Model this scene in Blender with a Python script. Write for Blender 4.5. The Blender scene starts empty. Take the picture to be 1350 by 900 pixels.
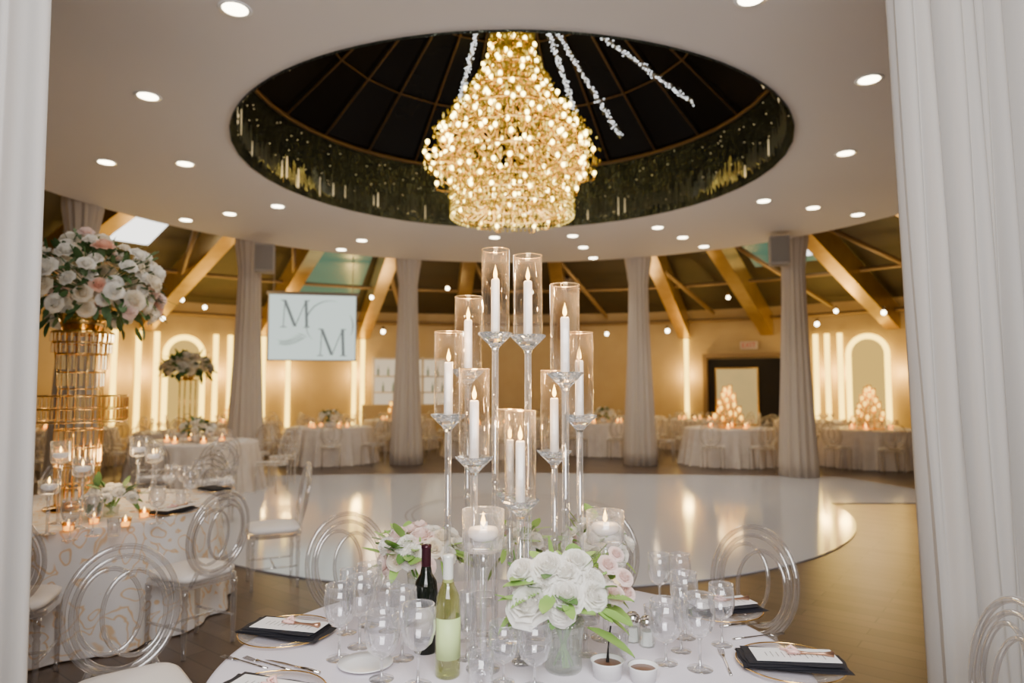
import bpy, bmesh, math, random
from mathutils import Vector, Matrix
random.seed(7)
pi=math.pi; sin=math.sin; cos=math.cos
COL=bpy.context.scene.collection
CAMZ=1.62; PITCH=math.radians(3.81); F=900.0
CY=8.2          # centre of the round hall (X=0,Y=CY)
TT=0.755        # table top height

# ---- survey helpers: turn measured sight lines into world coordinates ----
def ray(px,py):
    x=(px-675)/F; u=(450-py)/F
    return Vector((x, cos(PITCH)-u*sin(PITCH), u*cos(PITCH)+sin(PITCH)))
def on_z(px,py,z):
    d=ray(px,py); t=(z-CAMZ)/d.z
    return Vector((d.x*t,d.y*t,z))
def on_y(px,py,Y):
    d=ray(px,py); t=Y/d.y
    return Vector((d.x*t,Y,CAMZ+d.z*t))

# ------------------------------------------------------------ materials
def newmat(name):
    m=bpy.data.materials.new(name); m.use_nodes=True
    nt=m.node_tree; nt.nodes.clear()
    out=nt.nodes.new('ShaderNodeOutputMaterial')
    return m,nt,out
def pmat(name,col,rough=.5,metal=0,trans=0,ior=1.45,emit=None,es=0,sheen=0,noise=None,bump=None,spec=None):
    m,nt,out=newmat(name)
    p=nt.nodes.new('ShaderNodeBsdfPrincipled')
    nt.links.new(p.outputs[0],out.inputs[0])
    c=tuple(col)+(1,)
    p.inputs['Base Color'].default_value=c
    p.inputs['Roughness'].default_value=rough
    p.inputs['Metallic'].default_value=metal
    p.inputs['Transmission Weight'].default_value=trans
    p.inputs['IOR'].default_value=ior
    if spec is not None: p.inputs['Specular IOR Level'].default_value=spec
    if emit:
        p.inputs['Emission Color'].default_value=tuple(emit)+(1,)
        p.inputs['Emission Strength'].default_value=es
    if sheen: p.inputs['Sheen Weight'].default_value=sheen
    if noise or bump:
        tc=nt.nodes.new('ShaderNodeTexCoord')
        n=nt.nodes.new('ShaderNodeTexNoise'); n.inputs['Scale'].default_value=(noise or bump)[0]
        n.inputs['Detail'].default_value=4
        nt.links.new(tc.outputs['Object'],n.inputs['Vector'])
        if noise:
            r=nt.nodes.new('ShaderNodeMixRGB')
            r.inputs[1].default_value=c; r.inputs[2].default_value=tuple(noise[1])+(1,)
            nt.links.new(n.outputs['Fac'],r.inputs[0]); nt.links.new(r.outputs[0],p.inputs['Base Color'])
        if bump:
            b=nt.nodes.new('ShaderNodeBump'); b.inputs['Strength'].default_value=bump[1]; b.inputs['Distance'].default_value=.01
            nt.links.new(n.outputs['Fac'],b.inputs['Height']); nt.links.new(b.outputs[0],p.inputs['Normal'])
    if es and es>0: m.cycles.emission_sampling='NONE'
    return m
def thin_glass(name,tint=(.97,.97,.97),base=.05,edge=.75,rough=.02,diff=0,gcol=(1,1,1),dcol=(.9,.9,.9)):
    m,nt,out=newmat(name)
    t=nt.nodes.new('ShaderNodeBsdfTransparent'); t.inputs[0].default_value=tuple(tint)+(1,)
    g=nt.nodes.new('ShaderNodeBsdfGlossy'); g.inputs['Roughness'].default_value=rough; g.inputs['Color'].default_value=tuple(gcol)+(1,)
    lw=nt.nodes.new('ShaderNodeLayerWeight'); lw.inputs[0].default_value=.5
    pw=nt.nodes.new('ShaderNodeMath'); pw.operation='POWER'; pw.inputs[1].default_value=3
    ml=nt.nodes.new('ShaderNodeMath'); ml.operation='MULTIPLY_ADD'; ml.inputs[1].default_value=edge; ml.inputs[2].default_value=base
    nt.links.new(lw.outputs['Facing'],pw.inputs[0]); nt.links.new(pw.outputs[0],ml.inputs[0])
    mx=nt.nodes.new('ShaderNodeMixShader')
    nt.links.new(ml.outputs[0],mx.inputs[0]); nt.links.new(t.outputs[0],mx.inputs[1]); nt.links.new(g.outputs[0],mx.inputs[2])
    last=mx
    if diff:
        # milky rim: diffuse share grows towards grazing angles
        d=nt.nodes.new('ShaderNodeBsdfDiffuse'); d.inputs[0].default_value=tuple(dcol)+(1,)
        m2=nt.nodes.new('ShaderNodeMixShader')
        k=nt.nodes.new('ShaderNodeMath'); k.operation='MULTIPLY_ADD'; k.inputs[1].default_value=diff*2; k.inputs[2].default_value=diff*.2
        nt.links.new(pw.outputs[0],k.inputs[0]); nt.links.new(k.outputs[0],m2.inputs[0])
        nt.links.new(mx.outputs[0],m2.inputs[1]); nt.links.new(d.outputs[0],m2.inputs[2]); last=m2
    nt.links.new(last.outputs[0],out.inputs[0])
    return m
def emat(name,col,s):
    m,nt,out=newmat(name)
    e=nt.nodes.new('ShaderNodeEmission'); e.inputs[0].default_value=tuple(col)+(1,); e.inputs[1].default_value=s
    nt.links.new(e.outputs[0],out.inputs[0]); m.cycles.emission_sampling='NONE'
    return m
def fabric(name,col,trans=.35,bump=(60,.3),col2=None):
    m,nt,out=newmat(name)
    d=nt.nodes.new('ShaderNodeBsdfDiffuse'); t=nt.nodes.new('ShaderNodeBsdfTranslucent')
    d.inputs[0].default_value=tuple(col)+(1,); t.inputs[0].default_value=tuple(col)+(1,)
    mx=nt.nodes.new('ShaderNodeMixShader'); mx.inputs[0].default_value=trans
    nt.links.new(d.outputs[0],mx.inputs[1]); nt.links.new(t.outputs[0],mx.inputs[2]); nt.links.new(mx.outputs[0],out.inputs[0])
    tc=nt.nodes.new('ShaderNodeTexCoord'); w=nt.nodes.new('ShaderNodeTexNoise'); w.inputs['Scale'].default_value=bump[0]
    b=nt.nodes.new('ShaderNodeBump'); b.inputs['Strength'].default_value=bump[1]; b.inputs['Distance'].default_value=.003
    nt.links.new(tc.outputs['Object'],w.inputs['Vector']); nt.links.new(w.outputs['Fac'],b.inputs['Height'])
    nt.links.new(b.outputs[0],d.inputs['Normal'])
    if col2:
        r=nt.nodes.new('ShaderNodeMixRGB'); r.inputs[1].default_value=tuple(col)+(1,); r.inputs[2].default_value=tuple(col2)+(1,)
        nt.links.new(w.outputs['Fac'],r.inputs[0]); nt.links.new(r.outputs[0],d.inputs[0]); nt.links.new(r.outputs[0],t.inputs[0])
    return m

M_glass=thin_glass('clear_glass',(.97,.97,.98),.09,.95,.02,.13,dcol=(1,1,1))
M_plate=thin_glass('plate_glass',(.95,.94,.95),.05,.3,.05,.10)
M_hurr=thin_glass('hurricane_glass',(.988,.975,.96),.035,.85,.02,.03,gcol=(1,.94,.85),dcol=(1,.88,.7))
M_crys=thin_glass('crystal',(.93,.93,.94),.25,.75,.03,.16,dcol=(1,1,1))
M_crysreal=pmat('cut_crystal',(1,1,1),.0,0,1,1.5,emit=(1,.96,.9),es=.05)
M_acry=thin_glass('acrylic',(.83,.82,.82),.15,.6,.04,.16,dcol=(.95,.93,.92))
M_acryfar=thin_glass('acrylic_distant',(.85,.82,.78),.12,.6,.1,.4,dcol=(1,.95,.88))
M_cush=pmat('cushion_white',(.85,.8,.76),.7,bump=(200,.2))
M_gold=pmat('gold',(.95,.62,.20),.18,1)
M_goldglass=thin_glass('gold_crystal',(.99,.91,.68),.35,.6,.05,.14,gcol=(1,.83,.48),dcol=(1,.8,.42))
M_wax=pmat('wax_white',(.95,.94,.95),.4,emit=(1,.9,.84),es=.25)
M_flame=emat('flame',(1,.58,.12),18)
M_wick=pmat('wick',(.03,.02,.02),.9)
M_black=pmat('napkin_black',(.012,.012,.018),.75,bump=(300,.3))
M_card=pmat('card_white',(.88,.87,.87),.6)
M_ink=pmat('ink_grey',(.25,.24,.24),.7)
M_steel=pmat('steel',(.7,.68,.66),.16,1)
M_porc=pmat('porcelain',(.88,.88,.88),.2)
M_pink=pmat('ribbon_pink',(.88,.55,.5),.5)
M_copper=pmat('copper',(.45,.25,.16),.3,.8)
M_leaf=pmat('leaf_green',(.14,.28,.06),.5,noise=(6,(.05,.14,.04)))
M_leafl=pmat('leaf_light',(.34,.54,.12),.5,noise=(8,(.18,.36,.07)))
M_leafd=pmat('leaf_dark',(.055,.12,.04),.55,noise=(6,(.08,.16,.05)))
M_stem=pmat('stem_green',(.22,.45,.12),.5)
def petal(name,c,c2): return fabric(name,c,.45,(10,.1),c2)
M_rw=petal('petal_white',(.985,.975,.94),(.975,.955,.90))
M_rc=petal('petal_cream',(.975,.935,.83),(.965,.89,.76))
M_rp=petal('petal_blush',(.97,.77,.73),(.97,.89,.85))
M_rpe=petal('petal_peach',(.96,.58,.44),(.96,.76,.64))
M_cloth=fabric('linen_lilac',(.81,.765,.835),.1,(120,.3))
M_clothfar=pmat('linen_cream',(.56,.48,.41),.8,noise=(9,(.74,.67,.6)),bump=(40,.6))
M_curt=fabric('curtain_white',(.60,.585,.57),.45)
M_drape=fabric('drape_beige',(.58,.51,.44),.15)
M_wine_w=thin_glass('wine_bottle_green',(.76,.80,.48),.10,.8,.03,.06,dcol=(.6,.65,.3))
M_wine_r=pmat('wine_bottle_dark',(.006,.008,.006),.06)
M_label=pmat('label_lime',(.55,.7,.3),.5)
M_labelw=pmat('label_cream',(.55,.50,.42),.5)
M_foil=pmat('foil_red',(.04,.008,.015),.3,.4)
M_foilw=pmat('foil_silver',(.82,.84,.78),.3,.2)
M_plastic=pmat('speaker_grey',(.30,.27,.25),.6)
M_dark=pmat('dark_void',(.012,.01,.01),.8)
M_brown=pmat('dressing',(.15,.07,.04),.3)

def wood(name,c1,c2,rough=.35,scale=1):
    m,nt,out=newmat(name); p=nt.nodes.new('ShaderNodeBsdfPrincipled'); nt.links.new(p.outputs[0],out.inputs[0])
    tc=nt.nodes.new('ShaderNodeTexCoord')
    mp=nt.nodes.new('ShaderNodeMapping'); mp.inputs['Rotation'].default_value=(0,0,math.radians(38)); mp.inputs['Scale'].default_value=(scale,)*3
    nt.links.new(tc.outputs['Object'],mp.inputs[0])
    n=nt.nodes.new('ShaderNodeTexNoise'); n.inputs['Scale'].default_value=2.5; n.inputs['Detail'].default_value=5
    nt.links.new(mp.outputs[0],n.inputs['Vector'])
    b=nt.nodes.new('ShaderNodeTexBrick'); b.inputs['Scale'].default_value=1
    b.inputs['Brick Width'].default_value=.9; b.inputs['Row Height'].default_value=.14; b.inputs['Mortar Size'].default_value=.004
    b.inputs['Color1'].default_value=tuple(c1)+(1,); b.inputs['Color2'].default_value=tuple(c2)+(1,); b.inputs['Mortar'].default_value=(c1[0]*.4,c1[1]*.4,c1[2]*.4,1)
    nt.links.new(mp.outputs[0],b.inputs['Vector'])
    mx=nt.nodes.new('ShaderNodeMixRGB'); mx.blend_type='MULTIPLY'; mx.inputs[0].default_value=.6
    cr=nt.nodes.new('ShaderNodeValToRGB'); cr.color_ramp.elements[0].position=.3; cr.color_ramp.elements[0].color=(.55,.55,.55,1); cr.color_ramp.elements[1].position=.7
    nt.links.new(n.outputs['Fac'],cr.inputs[0]); nt.links.new(b.outputs['Color'],mx.inputs[1]); nt.links.new(cr.outputs[0],mx.inputs[2])
    nt.links.new(mx.outputs[0],p.inputs['Base Color']); p.inputs['Roughness'].default_value=rough
    return m
M_floor=wood('floor_wood',(.085,.055,.038),(.13,.09,.064),.32)
M_beam=pmat('beam_gold',(.62,.42,.14),.28,.75,noise=(3,(.36,.22,.07)))
M_roof=pmat('roof_wood',(.065,.042,.02),.6,noise=(2,(.03,.028,.016)))
M_white=pmat('dance_floor_white',(.57,.595,.66),.10,spec=.9)
M_line=pmat('floor_line',(.38,.37,.38),.2)
M_ceil=pmat('ceiling_plaster',(.70,.66,.645),.8)
M_wall=pmat('wall_gold_beige',(.42,.29,.12),.45,noise=(2,(.52,.38,.18)))

def tiles(name):
    m,nt,out=newmat(name); p=nt.nodes.new('ShaderNodeBsdfPrincipled'); nt.links.new(p.outputs[0],out.inputs[0])
    tc=nt.nodes.new('ShaderNodeTexCoord')
    b=nt.nodes.new('ShaderNodeTexBrick'); b.offset=.3; b.inputs['Scale'].default_value=1
    b.inputs['Brick Width'].default_value=.028; b.inputs['Row Height'].default_value=.09; b.inputs['Mortar Size'].default_value=.003
    b.inputs['Color1'].default_value=(.09,.10,.07,1); b.inputs['Color2'].default_value=(.018,.025,.02,1); b.inputs['Mortar'].default_value=(.012,.01,.008,1)
    nt.links.new(tc.outputs['UV'],b.inputs['Vector'])
    n=nt.nodes.new('ShaderNodeTexNoise'); n.inputs['Scale'].default_value=30; nt.links.new(tc.outputs['Object'],n.inputs['Vector'])
    bp=nt.nodes.new('ShaderNodeBump'); bp.inputs['Strength'].default_value=1; bp.inputs['Distance'].default_value=.02
    nt.links.new(n.outputs['Fac'],bp.inputs['Height']); nt.links.new(bp.outputs[0],p.inputs['Normal'])
    nt.links.new(b.outputs['Color'],p.inputs['Base Color']); p.inputs['Metallic'].default_value=.7; p.inputs['Roughness'].default_value=.12
    return m
M_tile=tiles('mirror_tile_bronze')
M_dome=pmat('dome_dark_glass',(.002,.002,.003),.25,noise=(1.2,(.006,.004,.002)),spec=.12)
M_rib=pmat('dome_rib',(.12,.065,.02),.45,.3)
M_purl=pmat('purlin_bronze',(.22,.14,.06),.45,.3)

def patterned(name):
    m,nt,out=newmat(name); p=nt.nodes.new('ShaderNodeBsdfPrincipled'); nt.links.new(p.outputs[0],out.inputs[0])
    tc=nt.nodes.new('ShaderNodeTexCoord')
    nz=nt.nodes.new('ShaderNodeTexNoise'); nz.inputs['Scale'].default_value=4
    va=nt.nodes.new('ShaderNodeVectorMath'); va.operation='MULTIPLY_ADD'; va.inputs[1].default_value=(.3,.3,.3)
    nt.links.new(tc.outputs['Object'],nz.inputs['Vector']); nt.links.new(nz.outputs['Color'],va.inputs[0]); nt.links.new(tc.outputs['Object'],va.inputs[2])
    v=nt.nodes.new('ShaderNodeTexVoronoi'); v.feature='F1'; v.inputs['Scale'].default_value=6.0; v.inputs['Randomness'].default_value=.6
    nt.links.new(va.outputs[0],v.inputs['Vector'])
    w=nt.nodes.new('ShaderNodeMath'); w.operation='PINGPONG'; w.inputs[1].default_value=.17
    nt.links.new(v.outputs['Distance'],w.inputs[0])
    cr=nt.nodes.new('ShaderNodeValToRGB')
    e=cr.color_ramp.elements; e[0].position=.014; e[0].color=(.70,.50,.30,1); e[1].position=.045; e[1].color=(.75,.73,.73,1)
    nt.links.new(w.outputs[0],cr.inputs[0]); nt.links.new(cr.outputs[0],p.inputs['Base Color']); p.inputs['Roughness'].default_value=.45
    return m
M_pat=patterned('brocade_gold_white')

# ------------------------------------------------------------ mesh builder
class MB:
    def __init__(s): s.v=[]; s.f=[]; s.m=[]; s.s=[]
    def add(s,vs,fs,mi=0,smooth=True,M=None):
        o=len(s.v)
        if M is not None: vs=[M@Vector(v) for v in vs]
        s.v+= [tuple(v) for v in vs]
        for f in fs: s.f.append([i+o for i in f]); s.m.append(mi); s.s.append(smooth)
        return s
    def box(s,sx,sy,sz,c=(0,0,0),mi=0,M=None,bev=0):
        bm=bmesh.new(); bmesh.ops.create_cube(bm,size=1)
        for v in bm.verts: v.co=Vector((v.co.x*sx+c[0],v.co.y*sy+c[1],v.co.z*sz+c[2]))
        if bev: bmesh.ops.bevel(bm,geom=bm.edges[:],offset=bev,segments=2,profile=.5,affect='EDGES')
        bm.verts.index_update()
        s.add([v.co.copy() for v in bm.verts],[[v.index for v in f.verts] for f in bm.faces],mi,False,M); bm.free(); return s
    def lathe(s,prof,n=24,mi=0,wob=None,M=None,smooth=True):
        vs=[];rings=[]
        for r,z in prof:
            if r<1e-6: rings.append([len(vs)]*n); vs.append((0,0,z))
            else:
                st=len(vs)
                for k in range(n):
                    a=2*pi*k/n; rr=wob(r,a,z) if wob else r
                    vs.append((rr*cos(a),rr*sin(a),z))
                rings.append(list(range(st,st+n)))
        fs=[]
        for i in range(len(rings)-1):
            A,B=rings[i],rings[i+1]
            for k in range(n):
                j=(k+1)%n; q=[]
                for x in (A[k],A[j],B[j],B[k]):
                    if x not in q: q.append(x)
                if len(q)>2: fs.append(q)
        return s.add(vs,fs,mi,smooth,M)
    def tube(s,pts,r,n=8,closed=False,mi=0,M=None,smooth=True,flat=1):
        pts=[Vector(p) for p in pts]; N=len(pts)
        rs=r if isinstance(r,(list,tuple)) else [r]*N
        T=[]
        for i in range(N):
            a=pts[i-1] if (i>0 or closed) else pts[i]; b=pts[(i+1)%N] if (i<N-1 or closed) else pts[i]
            T.append((b-a).normalized())
        up=Vector((0,0,1)) if abs(T[0].z)<.9 else Vector((0,1,0))
        U=(up-T[0]*up.dot(T[0])).normalized(); vs=[];fs=[]
        for i in range(N):
            U=(U-T[i]*U.dot(T[i])).normalized(); W=T[i].cross(U)
            for k in range(n):
                a=2*pi*k/n; vs.append(pts[i]+(U*cos(a)+W*sin(a)*flat)*rs[i])
        for i in range(N if closed else N-1):
            j=(i+1)%N
            for k in range(n):
                l=(k+1)%n; fs.append([i*n+k,i*n+l,j*n+l,j*n+k])
        if not closed: fs.append(list(range(n))[::-1]); fs.append([(N-1)*n+k for k in range(n)])
        return s.add(vs,fs,mi,smooth,M)
    def ball(s,r,c=(0,0,0),n=10,m=6,mi=0,sz=1,M=None):
        prof=[(0 if i in(0,m) else r*sin(pi*i/m),-r*sz*cos(pi*i/m)) for i in range(m+1)]
        T=Matrix.Translation(c); return s.lathe(prof,n,mi,M=(M@T) if M is not None else T)
    def mesh(s,name,mats,sharp=None):
        me=bpy.data.meshes.new(name); me.from_pydata(s.v,[],s.f); 
        for m in (mats if isinstance(mats,(list,tuple)) else [mats]): me.materials.append(m)
        me.polygons.foreach_set('material_index',s.m); me.polygons.foreach_set('use_smooth',s.s)
        bm=bmesh.new(); bm.from_mesh(me); bmesh.ops.recalc_face_normals(bm,faces=bm.faces); bm.to_mesh(me); bm.free()
        if sharp:
            try: me.set_sharp_from_angle(angle=math.radians(sharp))
            except Exception: pass
        me.update(); return me

KIDS={}
def obj(name,me,loc=(0,0,0),rz=0,label=None,cat=None,group=None,kind=None,parent=None,rot=None,scale=None):
    o=bpy.data.objects.new(name,me); COL.objects.link(o)
    o.location=loc; o.rotation_euler=rot if rot else (0,0,rz)
    if scale is not None: o.scale=(scale,)*3 if isinstance(scale,(int,float)) else scale
    if label: o['label']=label
    if cat: o['category']=cat
    if group: o['group']=group
    if kind: o['kind']=kind
    if parent is not None: o.parent=parent; KIDS.setdefault(parent.name,[]).append(o)
    return o
def empty(name,loc,rz=0,label=None,cat=None,group=None,scale=None):
    o=obj(name,None,loc,rz,label,cat,group,scale=scale); o.empty_display_size=.05; return o
def clone(src,loc,rz=0,scale=None,label=None,group=None,rot=None):
    n=src.copy(); COL.objects.link(n); n.location=loc; n.rotation_euler=rot if rot else (0,0,rz)
    if scale is not None: n.scale=(scale,)*3 if isinstance(scale,(int,float)) else scale
    if label: n['label']=label
    if group: n['group']=group
    def rec(a,b):
        for c in KIDS.get(a.name,[]):
            cc=c.copy(); COL.objects.link(cc); cc.parent=b
            KIDS.setdefault(b.name,[]).append(cc); rec(c,cc)
    rec(src,n); return n
class Kind:
    """first call uses the prototype itself, later ones copy it"""
    def __init__(s,maker): s.maker=maker; s.src=None
    def put(s,loc,rz=0,scale=None,label=None,group=None,rot=None):
        if s.src is None:
            s.src=s.maker(); o=s.src; o.location=loc; o.rotation_euler=rot if rot else (0,0,rz)
            if scale is not None: o.scale=(scale,)*3 if isinstance(scale,(int,float)) else scale
            s.lab=o['label']
            if label: o['label']=label
            if group: o['group']=group
            return o
        return clone(s.src,loc,rz,scale if scale is not None else 1,label or s.lab,group,rot)

# ============================================================ ROOM SHELL
def sector(R,a0,a1,z0,z1,n=40,th=.15):
    mb=MB(); vs=[];fs=[]
    for i in range(n+1):
        a=a0+(a1-a0)*i/n
        for rr,z in ((R,z0),(R,z1),(R+th,z1),(R+th,z0)):
            vs.append((rr*sin(a),CY+rr*cos(a),z))
    for i in range(n):
        for k in range(4):
            l=(k+1)%4; fs.append([i*4+k,i*4+l,i*4+4+l,i*4+4+k])
    return mb.add(vs,fs,0,False)
RW=14.0
for nm,a in (('wall_back',0),('wall_right',pi/2),('wall_front',pi),('wall_left',-pi/2)):
    obj(nm,sector(RW,a-pi/4,a+pi/4,0,4.2,24).mesh(nm,M_wall),kind='structure',label='warm gold beige curved wall of the ballroom')
mb=MB(); mb.lathe([(0,-.1),(15,-.1),(15,0),(0,0)],64,smooth=False)
obj('floor',mb.mesh('floor',M_floor),(0,CY,0),kind='structure',label='brown wood plank ballroom floor')
mb=MB(); mb.lathe([(3.2,4.32),(6.5,4.32),(6.5,4.62),(3.24,4.62)],96,smooth=False)
obj('ceiling',mb.mesh('ceiling',M_ceil),(0,CY,0),kind='structure',label='flat round plaster ceiling ring around the dome')
mb=MB(); mb.lathe([(6.3,6.25),(14.1,3.95)],72)
obj('trim_1',mb.mesh('trim_1',M_roof),(0,CY,0),kind='structure',label='dark sloping timber roof around the ceiling ring')
mb=MB(); mb.lathe([(6.3,4.6),(6.3,6.25)],72)
obj('trim_2',mb.mesh('trim_2',M_roof),(0,CY,0),kind='structure',label='dark timber upstand above the ceiling ring')
n=44; bm=bmesh.new(); uv=bm.loops.layers.uv.new('UVMap'); vv=[]
for i in range(n+1):
    a=2*pi*i/n; vv.append((bm.verts.new((3.2*sin(a),3.2*cos(a),4.3)),bm.verts.new((3.2*sin(a),3.2*cos(a),5.3)),3.2*a))
for i in range(n):
    A,B=vv[i],vv[i+1]; f=bm.faces.new((A[0],B[0],B[1],A[1]))
    for l,(u,w) in zip(f.loops,((A[2],0),(B[2],0),(B[2],1.0),(A[2],1.0))): l[uv].uv=(u,w)
me=bpy.data.meshes.new('drum'); bm.to_mesh(me); bm.free(); me.materials.append(M_tile)
obj('trim_3',me,(0,CY,0),kind='structure',label='dark bronze mirror strand drum wall of the dome opening')
mb=MB(); mb.lathe([(3.22,5.3),(.25,7.7),(0,7.7)],24,smooth=False)
obj('trim_4',mb.mesh('trim_4',M_dome),(0,CY,0),kind='structure',label='dark glazed conical dome at night')
mb=MB()
for i in range(24):
    a=2*pi*i/24; mb.tube([(3.18*sin(a),3.18*cos(a),5.28),(.3*sin(a),.3*cos(a),7.6)],.014,6)
for rr in (2.35,1.5):
    z=5.3+(3.2-rr)*.81-.03
    mb.tube([(rr*sin(2*pi*i/24),rr*cos(2*pi*i/24),z) for i in range(24)],.011,6,True)
mb.tube([(3.17*sin(2*pi*i/44),3.17*cos(2*pi*i/44),5.28) for i in range(44)],.03,6,True)
obj('trim_5',mb.mesh('trim_5',M_rib),(0,CY,0),kind='structure',label='thin bronze radial ribs of the dome')
mb=MB()
for i in range(520):
    a=2*pi*i/520; L=.14+.2*random.random(); r=3.12
    c=(r*sin(a),r*cos(a)); w=.006+.006*random.random()
    M=Matrix.Translation((c[0],c[1],4.34+random.random()*.1))
    mb.lathe([(0,0),(w,.03),(w*.6,L),(0,L+.02)],4,random.choice([0]*9+[1]),M=M,smooth=False)
for i in range(900):  # scattered specks, some glowing to paint in glints on the drum
    a=random.uniform(0,2*pi); z=random.uniform(4.4,5.2); s=.008
    M=Matrix.Translation((3.15*sin(a),3.15*cos(a),z)); mb.add([(s,0,0),(0,s,0),(-s,0,0),(0,-s,0),(0,0,s),(0,0,-s)],[[0,1,4],[1,2,4],[2,3,4],[3,0,4],[1,0,5],[2,1,5],[3,2,5],[0,3,5]],1 if random.random()<.25 else 0,False,M)
obj('crystal_fringe',mb.mesh('crystal_fringe',[pmat('fringe_crystal',(.24,.24,.17),.1,.7),pmat('fringe_glint',(.9,.75,.45),.1,.3,emit=(1,.8,.45),es=.6)]),(0,CY,0),label='hanging crystal prism fringe and painted glints inside the dome opening',cat='crystal fringe',kind='stuff')
# white dance floor
R=4.45; c0=10.0; pts=[]
a1=math.asin((9.62-c0)/R)
for i in range(61):
    a=(pi-a1)+( (2*pi+a1)-(pi-a1))*i/60
    pts.append((R*cos(a),c0+R*sin(a)))
pts+= [(6.2,9.62),(6.35,11.0),(5.9,12.4),(0,13.0),(-5.9,12.4),(-6.35,11.0),(-6.2,9.62)]
vs=[(x,y,.002) for x,y in pts]+[(x,y,.012) for x,y in pts]; N=len(pts)
mb=MB(); mb.add(vs,[list(range(N,2*N)),list(range(N))[::-1]]+[[i,(i+1)%N,N+(i+1)%N,N+i] for i in range(N)],0,False)
df=obj('dance_floor',mb.mesh('dance_floor',M_white),label='glossy white dance floor with thin monogram lines',cat='dance floor')
mb=MB()
def flatring(mb,cx,cy,r1,r2,a0,a1,w,z,n=48):
    vs=[];fs=[]
    for i in range(n+1):
        a=a0+(a1-a0)*i/n
        for k in (-w,w): vs.append((cx+(r1+k)*cos(a),cy+(r2+k)*sin(a),z))
    for i in range(n): fs.append([2*i,2*i+1,2*i+3,2*i+2])
    mb.add(vs,fs,0,False)
flatring(mb,0,8.9,1.35,1.5,0,2*pi,.012,.014); flatring(mb,-.12,8.9,1.15,1.3,.6,5.6,.009,.014)
obj('monogram_line',mb.mesh('monogram_line',M_line),parent=df,label='thin grey oval monogram line')
def beam(a):
    mb=MB()
    p0=Vector((6.6*sin(a),6.6*cos(a),5.95)); p1=Vector((13.9*sin(a),13.9*cos(a),3.75))
    t=Vector((cos(a),-sin(a),0))*.17; d=Vector((0,0,-.62))
    vs=[p0-t,p0+t,p0+t+d,p0-t+d,p1-t,p1+t,p1+t+d,p1-t+d]
    mb.add(vs,[[0,1,2,3],[4,7,6,5],[0,4,5,1],[1,5,6,2],[2,6,7,3],[3,7,4,0]],0,False)
    return mb
bi=6
for deg in (-104,-88,-74,-59,-44.5,-31.5,-19.5,-7,7,22.5,32.5,46,60,74,88,104):
    a=math.radians(deg)
    obj('trim_%d'%bi,beam(a).mesh('roof_beam',M_beam),(0,CY,0),kind='structure',label='thick golden timber roof beam'); bi+=1
mb=MB()
for rr,z in ((8.6,5.1),(11.2,4.35),(13.6,3.62)):
    mb.tube([(rr*sin(2*pi*i/40),rr*cos(2*pi*i/40),z) for i in range(40)],.05,6,True)
for k in range(-7,8):
    a=math.radians(k*14+4); b=a+math.radians(9)
    mb.tube([(7.4*sin(a),7.4*cos(a),5.2),(12.8*sin(b),12.8*cos(b),3.75)],.06,6)
obj('trim_%d'%bi,mb.mesh('purlins',M_purl),(0,CY,0),kind='structure',label='slender roof tie beams and struts'); bi+=1
def roofquad(a0,a1,r0,r1,dz=-.05):
    z=lambda r:6.25-(r-6.3)*2.3/7.8+dz
    return [(r*sin(a),r*cos(a),z(r)) for r,a in ((r0,a0),(r0,a1),(r1,a1),(r1,a0))]
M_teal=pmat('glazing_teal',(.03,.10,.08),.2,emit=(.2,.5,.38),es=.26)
M_sky=emat('skylight_glow',(1,.97,.9),3.0)
rd=math.radians
for i,(a0,a1,r0,r1,m,l) in enumerate(((-30,-21,8.5,12.8,M_teal,'teal tinted roof glazing between beams'),(34,44.5,8.4,11.3,M_teal,'teal tinted roof glazing between beams'))):
    q=roofquad(rd(a0),rd(a1),r0,r1); mb=MB(); mb.add(q,[[0,1,2,3]],0,False)
    obj('window_%d'%(i+1),mb.mesh('glazing',m),(0,CY,0),kind='structure',label=l)
def skyl(px,py,w,h,nm):
    d=ray(px,py); best=None
    for k in range(800,2600):
        t=k/100; p=Vector((d.x*t,d.y*t,CAMZ+d.z*t)); r=math.hypot(p.x,p.y-CY)
        if r>6.3 and p.z>6.25-(r-6.3)*2.3/7.8-.08: best=(p,r); break
    if not best: return
    p,r=best; a=math.atan2(p.x,p.y-CY); da=w/r/2
    q=roofquad(a-da,a+da,r-h/2,r+h/2,-.09); mb=MB(); mb.add(q,[[0,1,2,3]],0,False)
    obj(nm,mb.mesh('skylight',M_sky),(0,CY,0),kind='structure',label='bright white rectangular skylight panel in roof')
skyl(185,303,.8,1.2,'window_3'); skyl(1070,322,.6,1.0,'window_4')

def wallpt(px,off=.06,R=RW):
    s=(px-675)/F*1.0; A=s*s+1; r=R-off
    t=(2*CY+math.sqrt(4*CY*CY-4*A*(CY*CY-r*r)))/(2*A)
    X,Y=s*t,t; return X,Y,math.atan2(-(X),-(Y-CY))
M_strip=emat('warm_strip',(1,.64,.09),6.5)
M_strip2=emat('warm_strip_soft',(1,.62,.14),1.0)
def strip_mk():
    mb=MB(); mb.box(.12,.06,2.9,(0,0,1.65),0); return obj('light_strip',mb.mesh('light_strip',M_strip),label='tall glowing golden vertical light strip on wall',cat='light strip',group='wall light strips')
KS=Kind(strip_mk)
def lamp(kind,loc,energy,col,size=.3,rot=None,sy=None,nm=None):
    L=bpy.data.lights.new(nm or kind.lower()+'_lamp',kind); L.energy=energy; L.color=col
    if kind=='AREA':
        L.size=size
        if sy: L.shape='RECTANGLE'; L.size_y=sy
    else: L.shadow_soft_size=size
    o=bpy.data.objects.new(nm or kind.lower()+'_lamp',L); COL.objects.link(o); o.location=loc
    if rot: o.rotation_euler=rot
    return o
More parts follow.
